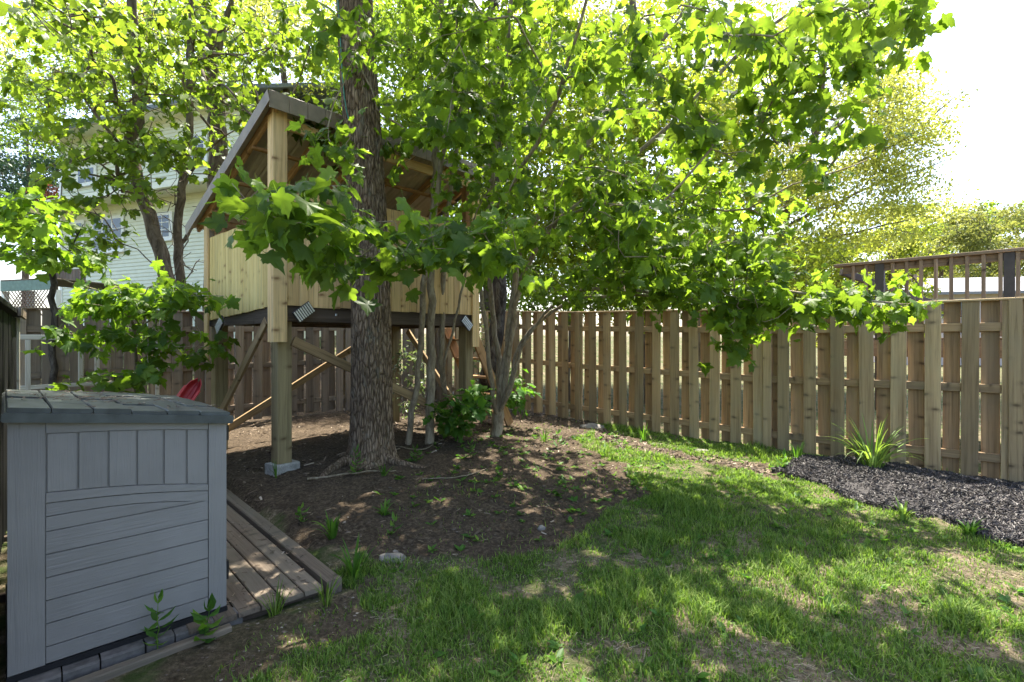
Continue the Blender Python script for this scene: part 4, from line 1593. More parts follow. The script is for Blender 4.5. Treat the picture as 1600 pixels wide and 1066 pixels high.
# ---- slim maple stems between the big trunk and the clump
def sapling(label, pts, r0, r1, targets, per, size, leafm, seed, nobj=0, side_stems=(), droop=0.7, bare=(), temps=None, bark=None, group=None, name='maple_sapling', tip=0.003):
    t = Tree(seed)
    pts = [tuple(p) for p in pts]
    t.stem(pts, r0, r1)
    for q, ra, rb in side_stems:
        t.stem([tuple(p) for p in q[1:]], ra, rb, t.near(q[0]))
    t.grow(targets, 0.16, 0.018)
    keep_ = list(t.tips)
    if len(bare):
        t.grow(bare, 0.14, 0.03)
        t.tips = keep_
    L = spray(t, per, size, droop=droop, spacing=size * 0.8, tilt=0.5, seed=seed)
    return make_tree(name, label, 'tree', t, L, temps or T_MAPLE, leafm, bark or B_maple, group=group, nobj=nobj, tip=tip)


def gp(px, py):
    return G(px, py) - Vector((0, 0, 0.04))


g1 = gp(637, 694)
front = [P(668, 400, 5.9), P(655, 395, 5.2), P(600, 375, 4.4), P(520, 350, 3.7), P(430, 325, 3.2), P(365, 310, 2.9)]
front2 = [P(668, 400, 5.9), P(690, 400, 5.0), P(720, 385, 4.2), P(770, 370, 3.6)]
front3 = [P(600, 375, 4.4), P(560, 400, 3.9), P(490, 400, 3.4), P(420, 395, 3.1)]
tg1 = []
tg1 += reg(R_, 405, 325, 75, 55, 2.8, 3.4, 13)
tg1 += reg(R_, 490, 345, 100, 65, 2.9, 3.8, 14)
tg1 += reg(R_, 600, 370, 110, 38, 3.3, 4.4, 15)
tg1 += reg(R_, 560, 405, 110, 20, 3.2, 4.2, 9)
tg1 += reg(R_, 720, 375, 80, 40, 3.4, 4.6, 20)
tg1 += reg(R_, 790, 370, 40, 50, 3.2, 3.9, 8)
tg1 += reg(R_, 720, 120, 90, 120, 4.5, 6.2, 30)
sapling('slim grey maple stem with a leafy branch reaching in front of the treehouse', [g1, P(650, 600, 6.4), P(658, 520, 6.3), P(668, 400, 5.9), P(690, 250, 5.8), P(715, 100, 5.7), P(735, -120, 5.6)],
        0.040, 0.016, tg1, 6, 0.126, L_maple, 41, nobj=260, side_stems=[(front, 0.019, 0.005), (front2, 0.015, 0.004), (front3, 0.011, 0.004)])
g2 = gp(670, 694)
tg2 = reg(R_, 560, 50, 80, 70, 4.2, 5.0, 14) + reg(R_, 490, 215, 65, 35, 4.2, 4.9, 7) + reg(R_, 660, 235, 80, 60, 5.0, 6.0, 11) + reg(R_, 640, 130, 110, 130, 5.2, 6.6, 34) + reg(R_, 700, 20, 90, 60, 5, 6.5, 14) + reg(R_, 640, -60, 160, 50, 4.5, 6.5, 20)
sapling('straight pale maple stem just right of the big furrowed trunk', [g2, P(674, 580, 6.45), P(673, 470, 6.4), P(677, 330, 6.3), P(686, 160, 6.2), P(690, 0, 6.1), P(700, -200, 6.0)], 0.058, 0.022,
        tg2, 7, 0.11, L_maple, 42, nobj=60)
g3 = gp(700, 668)
tg3 = reg(R_, 760, 190, 90, 110, 5.2, 6.8, 26) + reg(R_, 800, 60, 80, 60, 5, 6.6, 14)
sapling('thin forked maple stem beside the treehouse stair', [g3, P(692, 580, 6.9), P(690, 470, 6.8), P(700, 330, 6.6), P(720, 180, 6.4), P(760, 40, 6.2), P(790, -120, 6.0)], 0.044, 0.014,
        tg3, 7, 0.105, L_maple, 43, nobj=40,
        side_stems=[([P(692, 580, 6.9), P(712, 500, 6.7), P(730, 420, 6.5), P(745, 330, 6.2), P(790, 250, 5.9)], 0.02, 0.006)])
# dark leaning trunk by the fence corner
gd = gp(754, 636)
sapling('dark rough trunk leaning right beside the fence corner', [gd, P(762, 590, 9.3), P(775, 520, 9.3), P(781, 440, 9.3), P(778, 330, 9.3), P(772, 200, 9.3), P(770, 60, 9.3), P(768, -80, 9.2)],
        0.15, 0.09, reg(R_, 790, 120, 140, 150, 7.5, 10, 100), 11, 0.12, L_mapleb, 44, bark=B_dark, temps=T_MID, name='dark_tree')

# ---- left saplings
ga = P(212, 605, 5.6)
gA = Vector((ga.x, ga.y, float(ghz(np.float64(ga.x), np.float64(ga.y))) - 0.03))
tA = []
tA += reg(R_, 210, 450, 90, 12, 4.8, 6.0, 20)
tA += reg(R_, 180, 478, 90, 10, 4.8, 6.0, 18)
tA += reg(R_, 300, 460, 65, 10, 5.0, 6.0, 12)
tA += reg(R_, 130, 522, 75, 8, 4.9, 5.8, 8)
tA += reg(R_, 230, 520, 90, 12, 5.0, 6.2, 13)
tA += reg(R_, 290, 545, 65, 10, 5.2, 6.2, 9)
tA += reg(R_, 220, 590, 110, 10, 4.9, 5.9, 11)
sapling('leafy green maple sapling behind the storage shed in front of the back fence', [gA, P(212, 560, 5.6), P(206, 500, 5.55), P(185, 450, 5.4)], 0.022, 0.008, tA, 7, 0.115, L_sap, 51, nobj=150,
        side_stems=[([P(206, 500, 5.55), P(150, 455, 5.2), P(95, 435, 5.0)], 0.012, 0.004), ([P(210, 530, 5.55), P(270, 470, 5.6), P(330, 455, 5.6)], 0.010, 0.004)], droop=0.6)
gb = P(84, 480, 6.9)
gB = Vector((gb.x, gb.y, 0.15))
tB = reg(R_, 50, 385, 90, 14, 5.6, 7.0, 18) + reg(R_, 40, 350, 85, 12, 5.6, 7.0, 16) + reg(R_, 40, 318, 75, 14, 5.6, 7.0, 15) + reg(R_, 110, 405, 60, 12, 6, 7, 8)
sapling('small fork trunked maple with bright leaves above the dark fence', [gB, P(84, 520, 6.9), P(83, 430, 6.9), P(78, 400, 6.9)], 0.045, 0.03, tB, 7, 0.13, L_sap, 52, nobj=120,
        side_stems=[([P(83, 428, 6.9), P(60, 395, 6.7), P(35, 370, 6.5), P(10, 330, 6.3)], 0.022, 0.006), ([P(83, 428, 6.9), P(110, 390, 6.8), P(130, 350, 6.7)], 0.02, 0.006)], bark=B_dark, droop=0.6)

# ---- trees between the back fence and the house
def g0(px, d):
    x = (px - 800) / F * d
    return Vector((x, d, 0.1))


t1 = reg(R_, 120, 60, 130, 70, 7, 10.5, 60) + reg(R_, 210, 235, 120, 25, 7.2, 8.6, 34) + reg(R_, 200, 130, 120, 50, 8, 10, 14) + reg(R_, 60, 150, 70, 60, 7, 9, 20) + reg(R_, 250, 160, 90, 70, 7.5, 9, 18) + reg(R_, 160, 330, 70, 50, 7.6, 8.6, 20) + reg(R_, 250, 250, 90, 60, 7.4, 8.6, 14) + reg(R_, 110, 270, 60, 40, 7.2, 8.4, 10) + reg(R_, 150, 190, 90, 50, 7.5, 8.8, 16) + reg(R_, 100, 20, 110, 40, 5.5, 8, 26)
sapling('crooked forked tree in front of the mint house', [g0(272, 8.9), P(266, 470, 8.9), P(252, 400, 8.9), P(226, 320, 8.9), P(209, 260, 8.9), P(205, 210, 8.9), P(216, 190, 8.9), P(213, 90, 8.8), P(205, 0, 8.7), P(195, -150, 8.5)],
        0.14, 0.06, t1, 9, 0.12, L_mapleb, 61, bark=B_bg, temps=T_MID, name='forked_tree', bare=reg(R_, 190, 260, 110, 110, 8.0, 9.4, 60) + reg(R_, 150, 130, 80, 60, 8, 9.4, 24), group='trees beside the mint house', tip=0.006,
        side_stems=[([P(205, 210, 8.9), P(185, 170, 8.8), P(178, 130, 8.7)], 0.06, 0.02), ([P(226, 320, 8.9), P(205, 300, 8.7), P(150, 250, 8.3), P(110, 235, 8)], 0.025, 0.008),
                    ([P(245, 385, 8.9), P(232, 330, 8.8), P(205, 290, 8.6), P(165, 270, 8.4)], 0.03, 0.008), ([P(262, 450, 8.9), P(215, 390, 8.5), P(152, 375, 8.2)], 0.014, 0.004)])
t2 = reg(R_, 300, 60, 120, 70, 7.5, 10, 50) + reg(R_, 400, 110, 100, 80, 7, 9, 44) + reg(R_, 470, 60, 60, 60, 7, 9, 22) + reg(R_, 330, 250, 50, 60, 8, 9.5, 8) + reg(R_, 490, 180, 50, 60, 5.0, 6.0, 14)
sapling('thin curved tree with bare twigs between the forked tree and the stout trunk', [g0(283, 9.2), P(282, 430, 9.2), P(277, 370, 9.2), P(287, 280, 9.2), P(296, 190, 9.2), P(297, 100, 9.2), P(300, 0, 9.2), P(300, -160, 9.1)],
        0.085, 0.04, t2, 9, 0.115, L_mapleb, 62, bark=B_bg, temps=T_MID, name='curved_tree', bare=reg(R_, 285, 330, 55, 110, 8.4, 9.6, 50), group='trees beside the mint house', tip=0.006,
        side_stems=[([P(279, 380, 9.2), P(320, 330, 9.2), P(345, 290, 9.2)], 0.04, 0.01), ([P(285, 300, 9.2), P(320, 240, 9.2), P(370, 200, 9.0)], 0.03, 0.008), ([P(287, 285, 9.2), P(240, 230, 9.0), P(200, 240, 8.8)], 0.02, 0.006)])
t3 = reg(R_, 340, 40, 160, 80, 8.5, 12, 60) + reg(R_, 430, 190, 60, 50, 7.5, 9.5, 16) + reg(R_, 360, 150, 70, 60, 9, 11, 14)
sapling('stout straight tree trunk at the right of the mint house', [g0(334, 10.2), P(334, 450, 10.2), P(338, 330, 10.2), P(341, 220, 10.2), P(332, 110, 10.2), P(322, 0, 10.2), P(312, -150, 10.0)],
        0.20, 0.12, t3, 10, 0.12, L_mapleb, 63, bark=B_bg, temps=T_MID, name='stout_tree', group='trees beside the mint house', tip=0.006,
        side_stems=[([P(332, 110, 10.2), P(350, 40, 10.0), P(372, -30, 9.8)], 0.09, 0.03), ([P(340, 200, 10.2), P(310, 150, 10), P(240, 140, 9.5)], 0.03, 0.008)])

# ---- trees behind the right fence and further off
def bgtree(label, pts, r0, r1, targets, per, rad, size, leafm, seed, temps=T_SMALL, limbs=(), name='broadleaf_tree', group='trees behind the right fence', flat=0.6, bark=None, tip=0.008):
    t = Tree(seed)
    t.stem([tuple(p) for p in pts], r0, r1, seg=0.5, wob=0.03)
    for q, ra, rb in limbs:
        t.stem([tuple(p) for p in q[1:]], ra, rb, t.near(q[0]), seg=0.5, wob=0.03)
    t.grow(targets, 0.5, 0.06)
    L = cloud(t.P[np.array(t.tips)], per, rad, size, seed, flat)
    return make_tree(name, label, 'tree', t, L, temps, leafm, bark or B_bg, group=group, leafname='crown', tip=tip)


tr = reg(R_, 1270, 170, 150, 150, 12, 17, 120) + reg(R_, 1400, 190, 85, 75, 13, 15.5, 40) + reg(R_, 1330, 330, 150, 70, 12.5, 16, 60) + reg(R_, 1180, 330, 110, 110, 12, 16, 60)
bgtree('tall pale yellow green tree at the right with thin branches against the sky', [g0(1205, 14), P(1207, 480, 14), P(1212, 390, 14), P(1240, 300, 14), P(1275, 200, 14), P(1290, 80, 14), P(1300, -60, 14)], 0.16, 0.05,
       tr, 190, 0.52, 0.088, L_bgp, 71, flat=0.28, limbs=[([P(1290, 120, 14), P(1370, 60, 14), P(1420, 20, 14)], 0.04, 0.012), ([P(1212, 390, 14), P(1300, 370, 13.5), P(1420, 345, 13)], 0.045, 0.012), ([P(1240, 300, 14), P(1330, 260, 14), P(1440, 200, 14), P(1490, 150, 14)], 0.05, 0.012), ([P(1225, 350, 14), P(1340, 300, 14), P(1470, 255, 14)], 0.05, 0.012),
                                             ([P(1270, 220, 14), P(1360, 150, 14), P(1440, 90, 14)], 0.04, 0.012)])
tr = reg(R_, 1000, 250, 170, 220, 12, 17, 170) + reg(R_, 1080, 400, 130, 60, 12, 16, 40)
bgtree('bright leafy tree behind the middle of the right fence', [g0(1000, 15), P(1000, 440, 15), P(1003, 300, 15), P(995, 150, 15), P(990, 0, 15), P(990, -160, 15)], 0.2, 0.07, tr, 170, 0.5, 0.13, L_bgy, 72)
tr = reg(R_, 840, 200, 130, 200, 13, 18, 140) + reg(R_, 880, 400, 130, 60, 12.5, 16, 50)
bgtree('yellow green tree behind the fence corner', [g0(768, 13.5), P(767, 430, 13.5), P(768, 330, 13.5), P(772, 200, 13.5), P(770, 80, 13.5), P(765, -150, 13.5)], 0.22, 0.1, tr, 170, 0.5, 0.13, L_bgy, 73)
tr = reg(R_, 640, 120, 120, 150, 13, 18, 110) + reg(R_, 700, 330, 80, 70, 13, 17, 30)
bgtree('green tree rising behind the treehouse roof', [g0(640, 15), P(640, 420, 15), P(645, 250, 15), P(640, 60, 15), P(640, -150, 15)], 0.18, 0.08, tr, 150, 0.5, 0.13, L_bgg, 74)
tr = reg(R_, 440, 70, 110, 110, 14, 19, 60) + reg(R_, 330, 10, 120, 90, 14, 19, 40)
bgtree('thin crowned tree left of the treehouse roof peak', [g0(455, 16), P(455, 400, 16), P(450, 200, 16), P(440, 50, 16), P(435, -150, 16)], 0.15, 0.06, tr, 60, 0.42, 0.12, L_bgp, 75)
tr = reg(R_, 100, 60, 150, 90, 19, 26, 50) + reg(R_, 230, 100, 80, 90, 19, 25, 40)
bgtree('pale spring tree behind the mint house', [g0(150, 24), P(150, 400, 24), P(155, 200, 24), P(160, 50, 24), P(160, -200, 24)], 0.24, 0.08, tr, 75, 0.6, 0.17, L_bgp, 76, group='trees behind the mint house')
tr = reg(R_, 40, 290, 70, 60, 22, 27, 40) + reg(R_, 20, 200, 50, 60, 22, 27, 10)
bgtree('bluish pine at the far left edge behind the saplings', [g0(40, 24), P(40, 480, 24), P(42, 330, 24), P(44, 230, 24)], 0.2, 0.05, tr, 150, 0.5, 0.16, L_pine, 77, name='pine_tree', group='trees behind the mint house', flat=0.35)
tr = reg(R_, 85, 312, 24, 20, 18.5, 20, 14)
bgtree('small red leaved tree left of the mint house', [g0(88, 19), P(88, 400, 19), P(87, 330, 19)], 0.06, 0.03, tr, 70, 0.3, 0.12, L_red, 78, name='red_leaved_tree', group='trees behind the mint house')
tr = reg(R_, 200, 70, 230, 100, 15, 21, 90) + reg(R_, 60, 190, 80, 60, 15, 20, 22)
bgtree('fine leaved tree filling the sky above the mint house', [g0(230, 21), P(230, 400, 21), P(232, 200, 21), P(228, 60, 21), P(225, -160, 21)], 0.2, 0.07, tr, 120, 0.62, 0.125, L_bgg, 79, group='trees behind the mint house', flat=0.4)
tr = reg(R_, 560, 30, 180, 100, 16, 21, 60) + reg(R_, 1060, 20, 200, 70, 15, 20, 60)
bgtree('fine leaved tall tree filling the gaps above the treehouse roof', [g0(560, 20), P(560, 400, 20), P(562, 200, 20), P(560, 60, 20), P(560, -160, 20)], 0.2, 0.07, tr[:60], 130, 0.62, 0.125, L_bgg, 80, flat=0.4)
bgtree('fine leaved tall tree filling the gaps at the top of the maple', [g0(1090, 20), P(1090, 400, 20), P(1092, 200, 20), P(1090, 60, 20), P(1090, -160, 20)], 0.2, 0.07, tr[60:], 130, 0.62, 0.125, L_bgy, 90, flat=0.4)
# right hand background, from the deck railing back to the hill
def hilltree(label, px, top, d, wpx, leafm, seed, conifer=False, per=130):
    r = np.random.default_rng(seed)
    topP = P(px, top, d)
    hh = topP.z
    wr = wpx / F * d
    base = g0(px, d)
    if conifer:
        c = []
        for k in range(46):
            f_ = r.random() ** 0.7
            a = r.random() * 6.28
            rr = wr * (1 - f_) * (0.5 + 0.5 * r.random())
            c.append((base.x + rr * math.cos(a), d + rr * math.sin(a), 1 + (hh - 1) * f_))
    else:
        c = ball(r, (base.x, d, hh * 0.58), (wr, wr, hh * 0.42), 60, 0.4)
    bgtree(label, [base, (base.x, d, hh * 0.4), (base.x, d, hh * 0.8)], 0.02 * hh, 0.008 * hh, c, per, wr * 0.19, max(0.13, d * 0.0055), leafm, seed, name='conifer_tree' if conifer else 'broadleaf_tree',
           group='trees on the rise beyond the bungalow', flat=0.5, tip=0.02)


hilltree('rounded yellow green tree just behind the deck railing post', 1390, 318, 19, 70, L_bgy, 81, per=150)
hilltree('broad pale tree above the left end of the deck railing', 1310, 330, 21, 75, L_bgp, 82, per=150)
hilltree('bushy yellow tree behind the bungalow chimney', 1470, 322, 42, 66, L_far, 83, per=230)
hilltree('bushy yellow tree above the right end of the deck railing', 1545, 304, 44, 70, L_far, 84, per=230)
hilltree('rounded tree at the right edge above the bungalow roof', 1620, 306, 46, 75, L_far, 85, per=230)
hilltree('dull green treetop on the skyline at the left end of the rise', 1445, 318, 60, 42, L_bgg, 86)
hilltree('tallest dull green treetop on the right skyline', 1520, 297, 62, 46, L_bgg, 87)
hilltree('dull green treetop nearest the right edge of the skyline', 1590, 303, 60, 46, L_bgg, 88)
hilltree('bushy pale tree between the railing and the tall thin branched tree', 1250, 370, 26, 70, L_bgy, 89)

# bushes growing just behind the right fence
for lab, px, py, d, rx, ry, lm, sd_2 in (('bright green bush behind the fence below the arching maple branch', 890, 455, 11.5, 75, 45, L_bgg, 301),
                                      ('yellow green bush behind the fence at the middle of the drooping leaves', 1010, 450, 11.0, 80, 55, L_bgy, 302),
                                      ('leafy bush behind the fence left of the deck railing', 1140, 440, 10.5, 80, 60, L_bgg, 303),
                                      ('yellow bush behind the fence at the left end of the deck railing', 1265, 435, 11.5, 85, 60, L_bgy, 304),
                                      ('dark green bush behind the fence corner', 780, 450, 13.5, 70, 60, L_bgg, 305)):
    bgtree(lab, [g0(px, d), P(px, 540, d), P(px + 5, 480, d)], 0.05, 0.03, reg(R_, px, py, rx, ry, d - .9, d + .9, 60), 75, 0.28, 0.095, lm, sd_2, name='bush', group='bushes behind the right fence')

# ------------------------------------------------------------------ low shrubs and plants
def shrub(label, base, targets, per, size, leafm, seed, name='shrub', temps=T_MAPLE, nobj=0, r=0.008):
    t = Tree(seed)
    b_ = tuple(base)
    c = np.mean(np.array(targets), axis=0)
    t.stem([b_, tuple((np.array(b_) * .4 + c * .6))], r, r * .4, seg=0.08)
    t.grow(targets, 0.1, 0.012)
    L = spray(t, per, size, droop=.45, spacing=size * .6, seed=seed)
    base_ = t.P[0].copy()
    root = thing(name, label, 'shrub', base_)
    link('stem', t.mesh('stem', base_, 0.002), Matrix.Translation(Vector(base_)), B_maple, root)
    tag(link('foliage', L.mesh('foliage', temps, base_), Matrix.Translation(Vector(base_)), leafm, root), kind='stuff')


shrub('low leafy maple shoots at the foot of the slim stems', gp(715, 690), reg(R_, 722, 640, 48, 34, 6.2, 6.9, 36), 6, 0.11, L_weed, 91)
shrub('small leafy shoot right of the forked maple base', gp(815, 655), reg(R_, 805, 610, 25, 30, 7.4, 8.0, 14), 6, 0.11, L_weed, 92)
shrub('glossy leaved shrub against the fence behind the dark leaning trunk', gp(750, 628), reg(R_, 753, 560, 22, 55, 9.6, 10.1, 40), 8, 0.075, L_vine, 93, temps=T_OVAL)
shrub('glossy leaved shrub under the treehouse right of the big trunk', gp(650, 640), reg(R_, 640, 590, 28, 60, 8.0, 8.6, 40), 8, 0.08, L_vine, 94, temps=T_OVAL)


def strap_plant(label, base, n, length, width, leafm, seed, name, cat, spread=1.0, arch_=0.9, group=None):
    """tuft of arching strap leaves, each leaf its own part"""
    r = random.Random(seed)
    b_ = Vector(base)
    root = thing(name, label, cat, b_, group)
    for k in range(n):
        a = r.uniform(0, 2 * math.pi)
        ln = length * r.uniform(0.55, 1.15)
        lean = r.uniform(0.15, 0.9) * spread
        w_ = width * r.uniform(0.7, 1.2)
        V = []
        d = Vector((math.cos(a), math.sin(a), 0))
        s_ = Vector((-math.sin(a), math.cos(a), 0))
        off = d * r.uniform(0, 0.05) * length / .3
        p = off.copy()
        ang = math.radians(88) - lean * 0.5
        ns = 8
        for i in range(ns + 1):
            f_ = i / ns
            ww = w_ * (0.6 + 0.8 * f_ if f_ < .3 else 0.84 * (1 - ((f_ - .3) / .7) ** 2) + 0.02)
            V += [p - s_ * ww / 2 + Vector((0, 0, .15 * ww)), p + s_ * ww / 2 + Vector((0, 0, .15 * ww))]
            V.append(p - Vector((0, 0, 0.1 * ww)))
            p = p + (d * math.cos(ang) + Vector((0, 0, 1)) * math.sin(ang)) * ln / ns
            ang -= lean * arch_ * 2.2 / ns * (0.4 + 1.2 * f_)
        Fc = []
        for i in range(ns):
            q = i * 3
            Fc += [(q, q + 2, q + 5, q + 3), (q + 2, q + 1, q + 4, q + 5)]
        me_ = npmesh('leaf', np.array([tuple(v) for v in V]), [np.array(Fc)], np.full(len(V), r.random()), True)
        link('leaf', me_, Matrix.Translation(b_), leafm, root)
    return root


lp = G(1362, 733)
strap_plant('arching bright green daylily clump in the mulch against the fence', lp, 90, 0.56, 0.02, L_lily, 5, 'daylily', 'plant', 1.35)
strap_plant('small grass tuft in front of the concrete block', G(432, 748), 12, 0.2, 0.01, L_weed, 6, 'grass_tuft', 'plant', 0.6)
strap_plant('broad leaved green tuft beside the outer deck edge', G(520, 842), 26, 0.2, 0.024, L_weed, 7, 'grass_tuft', 'plant', 0.9)
strap_plant('upright green tuft at the outer corner of the deck', G(553, 905), 24, 0.24, 0.02, L_weed, 8, 'grass_tuft', 'plant', 0.8)
strap_plant('yellow green tuft in the grass below the mulch bed', G(1412, 812), 26, 0.17, 0.02, L_lily, 9, 'grass_tuft', 'plant', 1.0)
strap_plant('broad green tuft at the lower edge of the mulch by the right side', G(1515, 838), 22, 0.17, 0.024, L_weed, 10, 'grass_tuft', 'plant', 1.0)
strap_plant('dark green tuft at the foot of the fence left of the daylily', G(1245, 722), 14, 0.25, 0.02, L_weed, 12, 'grass_tuft', 'plant', 0.6)
strap_plant('pale tuft below the fence where the litter begins', G(1005, 688), 12, 0.25, 0.018, L_weed, 14, 'grass_tuft', 'plant', 0.6)
strap_plant('green tuft in the bare soil below the big trunk', G(600, 745), 14, 0.14, 0.02, L_weed, 16, 'grass_tuft', 'plant', 0.9)
strap_plant('green tuft in front of the deck below the lit planks', G(510, 945), 26, 0.17, 0.008, L_grass, 18, 'grass_tuft', 'plant', 0.7)
strap_plant('sparse green tuft beside the deck front edge', G(430, 965), 26, 0.18, 0.008, L_grass, 19, 'grass_tuft', 'plant', 0.7)
strap_plant('green tuft right of the maple clump base', G(850, 690), 16, 0.22, 0.016, L_weed, 20, 'grass_tuft', 'plant', 0.8)
strap_plant('low green tuft midway across the bare soil', G(600, 805), 12, 0.12, 0.022, L_weed, 22, 'grass_tuft', 'plant', 1.1)


def weed(label, base, h, nl, ll, seed, lean=(0, 0), bushy=0.0):
    """upright weed: stem with pairs of pointed leaves"""
    r = random.Random(seed)
    b_ = Vector(base)
    root = thing('weed', label, 'plant', b_)
    t = Tree(seed)
    t.stem([(0, 0, 0), (lean[0] * .4, lean[1] * .4, h * .55), (lean[0], lean[1], h)], 0.0035, 0.0015, seg=h / 8, wob=0.002)
    link('stem', t.mesh('stem', np.zeros(3), 0.0015), Matrix.Translation(b_), L_weed, root)
    tm = npmesh('leaf', np.array([(0, 0, 0), (.14, .25, .03), (.15, .55, .02), (0, 1, -.18), (-.15, .55, .02), (-.14, .25, .03), (0, .5, -.03)], float),
                [np.array([(0, 1, 6), (1, 2, 6), (2, 3, 6), (3, 4, 6), (4, 5, 6), (5, 0, 6)])], np.zeros(7), True)
    tm.materials.append(L_weed)
    for k in range(nl):
        f_ = 0.15 + 0.85 * k / max(nl - 1, 1)
        i = min(int(f_ * (t.n - 1)), t.n - 1)
        p = Vector(t.P[i])
        a = k * 2.2 + r.uniform(-.4, .4)
        el = r.uniform(-.1, .5) if f_ < .85 else r.uniform(.7, 1.2)
        s_ = ll * (1.1 - .6 * abs(f_ - .45)) * r.uniform(.75, 1.15)
        y = Vector((math.cos(a) * math.cos(el), math.sin(a) * math.cos(el), math.sin(el)))
        x = Vector((-math.sin(a), math.cos(a), 0)) * (1 + bushy)
        z = x.cross(y)
        p = p + b_
        M = Matrix(((x.x * s_, y.x * s_, z.x * s_, p.x), (x.y * s_, y.y * s_, z.y * s_, p.y), (x.z * s_, y.z * s_, z.z * s_, p.z), (0, 0, 0, 1)))
        link('leaf', tm, M, L_weed, root)


weed('upright weed growing against the grey side of the storage shed', FR_P @ Vector((0.50, -0.05, 0.06)), 0.24, 15, 0.085, 3)
weed('bushy young weed at the near corner of the storage shed', FR_P @ Vector((0.68, -0.10, 0.04)), 0.17, 14, 0.09, 4, (.03, 0), 0.7)
weed('upright leafy weed at the foot of the big trunk', G(556, 742), 0.24, 16, 0.10, 5)
weed('small weed in the soil right of the big trunk base', G(650, 722), 0.14, 12, 0.09, 6, (0, 0), 0.5)
weed('low weed near the outer deck edge in the bare soil', G(470, 815), 0.10, 10, 0.07, 7, (0, 0), 0.6)
weed('small weed in the middle of the bare soil patch', G(612, 835), 0.10, 8, 0.08, 8, (.03, 0), 0.5)
weed('low weed left of the maple clump base', G(735, 715), 0.16, 12, 0.09, 9, (0, 0), 0.5)
weed('leafy weed at the edge of the litter by the fence', G(870, 700), 0.2, 14, 0.1, 10, (.02, 0), 0.3)
weed('weed sprouting beside the mulch edge', G(1225, 735), 0.16, 10, 0.1, 11, (0, 0), 0.4)

# red sled standing behind the shed
sp0, sp1 = P(280, 640, 4.6), P(314, 592, 4.85)
sled = thing('plastic_sled', 'red plastic sled leaning up behind the storage shed', 'sled', sp0 - Vector((0, 0, 0.25)))
zax = (sp1 - sp0).normalized()
xax = Vector((0.80, 0.45, -0.2))
xax = (xax - zax * xax.dot(zax)).normalized()
yax = zax.cross(xax)
V, Q = [], []
nu, nv = 14, 15
Ls, Ws = 0.80, 0.12
for j in range(nv + 1):
    f_ = j / nv
    yy = -0.55 + f_ * Ls
    ws = Ws * (1 if f_ < .8 else math.sqrt(max(0.03, 1 - ((f_ - .8) / .2) ** 2)))
    for i in range(nu + 1):
        g_ = i / nu * 2 - 1
        h_ = 0.06 * abs(g_) ** 4 + 0.010 * (1 if (i % 4) in (1, 2) else 0) + 0.07 * max(0, f_ - .75) ** 1
        q = xax * (g_ * ws / 2) + zax * (yy) - yax * h_
        V.append(tuple(q))
for j in range(nv):
    for i in range(nu):
        a = j * (nu + 1) + i
        Q.append((a, a + 1, a + nu + 2, a + nu + 1))
me = bpy.data.meshes.new('shell')
me.from_pydata(V, [], Q)
me.update()
shl = link('shell', me, Matrix.Translation(sp1 - zax * 0.30), M_red, sled)
sm_ = shl.modifiers.new('thick', 'SOLIDIFY')
sm_.thickness = 0.006
for sgn in (-1, 1):
    beam('rim', sp1 - zax * 0.30 + xax * sgn * Ws / 2 - yax * .065 - zax * .55, sp1 - zax * 0.30 + xax * sgn * Ws / 2 - yax * .065 + zax * .14, 0.025, 0.02, xax, M_red, sled)

# pale wooden frame leaning on the back fence at the left
FR_Q = frame(P(40, 600, 6.05) * 1.0 - Vector((0, 0, P(40, 600, 6.05).z)), (0.71, 0.704))
fq = thing('wooden_frame', 'pale old rail frame with uprights leaning on the back fence at the left', 'frame', FR_Q @ Vector((0.6, 0, 0.9)))
zt_ = 1.5 - (527 - 533) / F * 6.05
zb_ = 1.5 - (606 - 533) / F * 6.05
box('frame_rail', FR_Q, (-0.05, 1.35), (-0.02, 0.02), (zt_ - 0.03, zt_ + 0.03), M_pale, fq)
beam('frame_rail', FR_Q @ Vector((-0.05, 0, zb_)), FR_Q @ Vector((1.35, 0, zb_ + 0.02)), 0.05, 0.04, (0, 0, 1), M_pale, fq)
for xx in (0.02, 0.50, 0.66, 1.3):
    box('upright', FR_Q, (xx - .025, xx + .025), (-0.021, 0.021), (zb_ + 0.02 if xx > 0.1 else 0.08, zt_ - 0.031), M_pale, fq)
box('upright', FR_Q, (1.28, 1.32), (-0.02, 0.02), (0.08, zb_ - 0.03), M_pale, fq)

# thin green cord hanging along the big trunk
ct = Tree(99)
ct.stem([P(527, -40, 5.28), P(531, 60, 5.30), P(538, 150, 5.31), P(545, 190, 5.3)], 0.006, 0.006, wob=0.004)
tag(link('hanging_cord', ct.mesh('hanging_cord', ct.P[0].copy(), 0.005), Matrix.Translation(Vector(ct.P[0])), M_cord), 'thin green cord hanging down beside the upper big trunk', 'cord')

# stones
def stone(label, base, rx, ry, rz_, seed):
    import bmesh
    bm = bmesh.new()
    bmesh.ops.create_icosphere(bm, subdivisions=3, radius=1)
    for v in bm.verts:
        n_ = 1 + 0.28 * mnoise.noise(v.co * 1.6 + Vector((seed, 0, 0))) + 0.1 * mnoise.noise(v.co * 4 + Vector((seed, 3, 0)))
        v.co = Vector((v.co.x * rx * n_, v.co.y * ry * n_, v.co.z * rz_ * n_))
    me_ = bpy.data.meshes.new('stone')
    bm.to_mesh(me_)
    bm.free()
    me_.polygons.foreach_set('use_smooth', [True] * len(me_.polygons))
    o = link('stone', me_, Matrix.Translation(Vector(base)), M_stone)
    tag(o, label, 'stone')


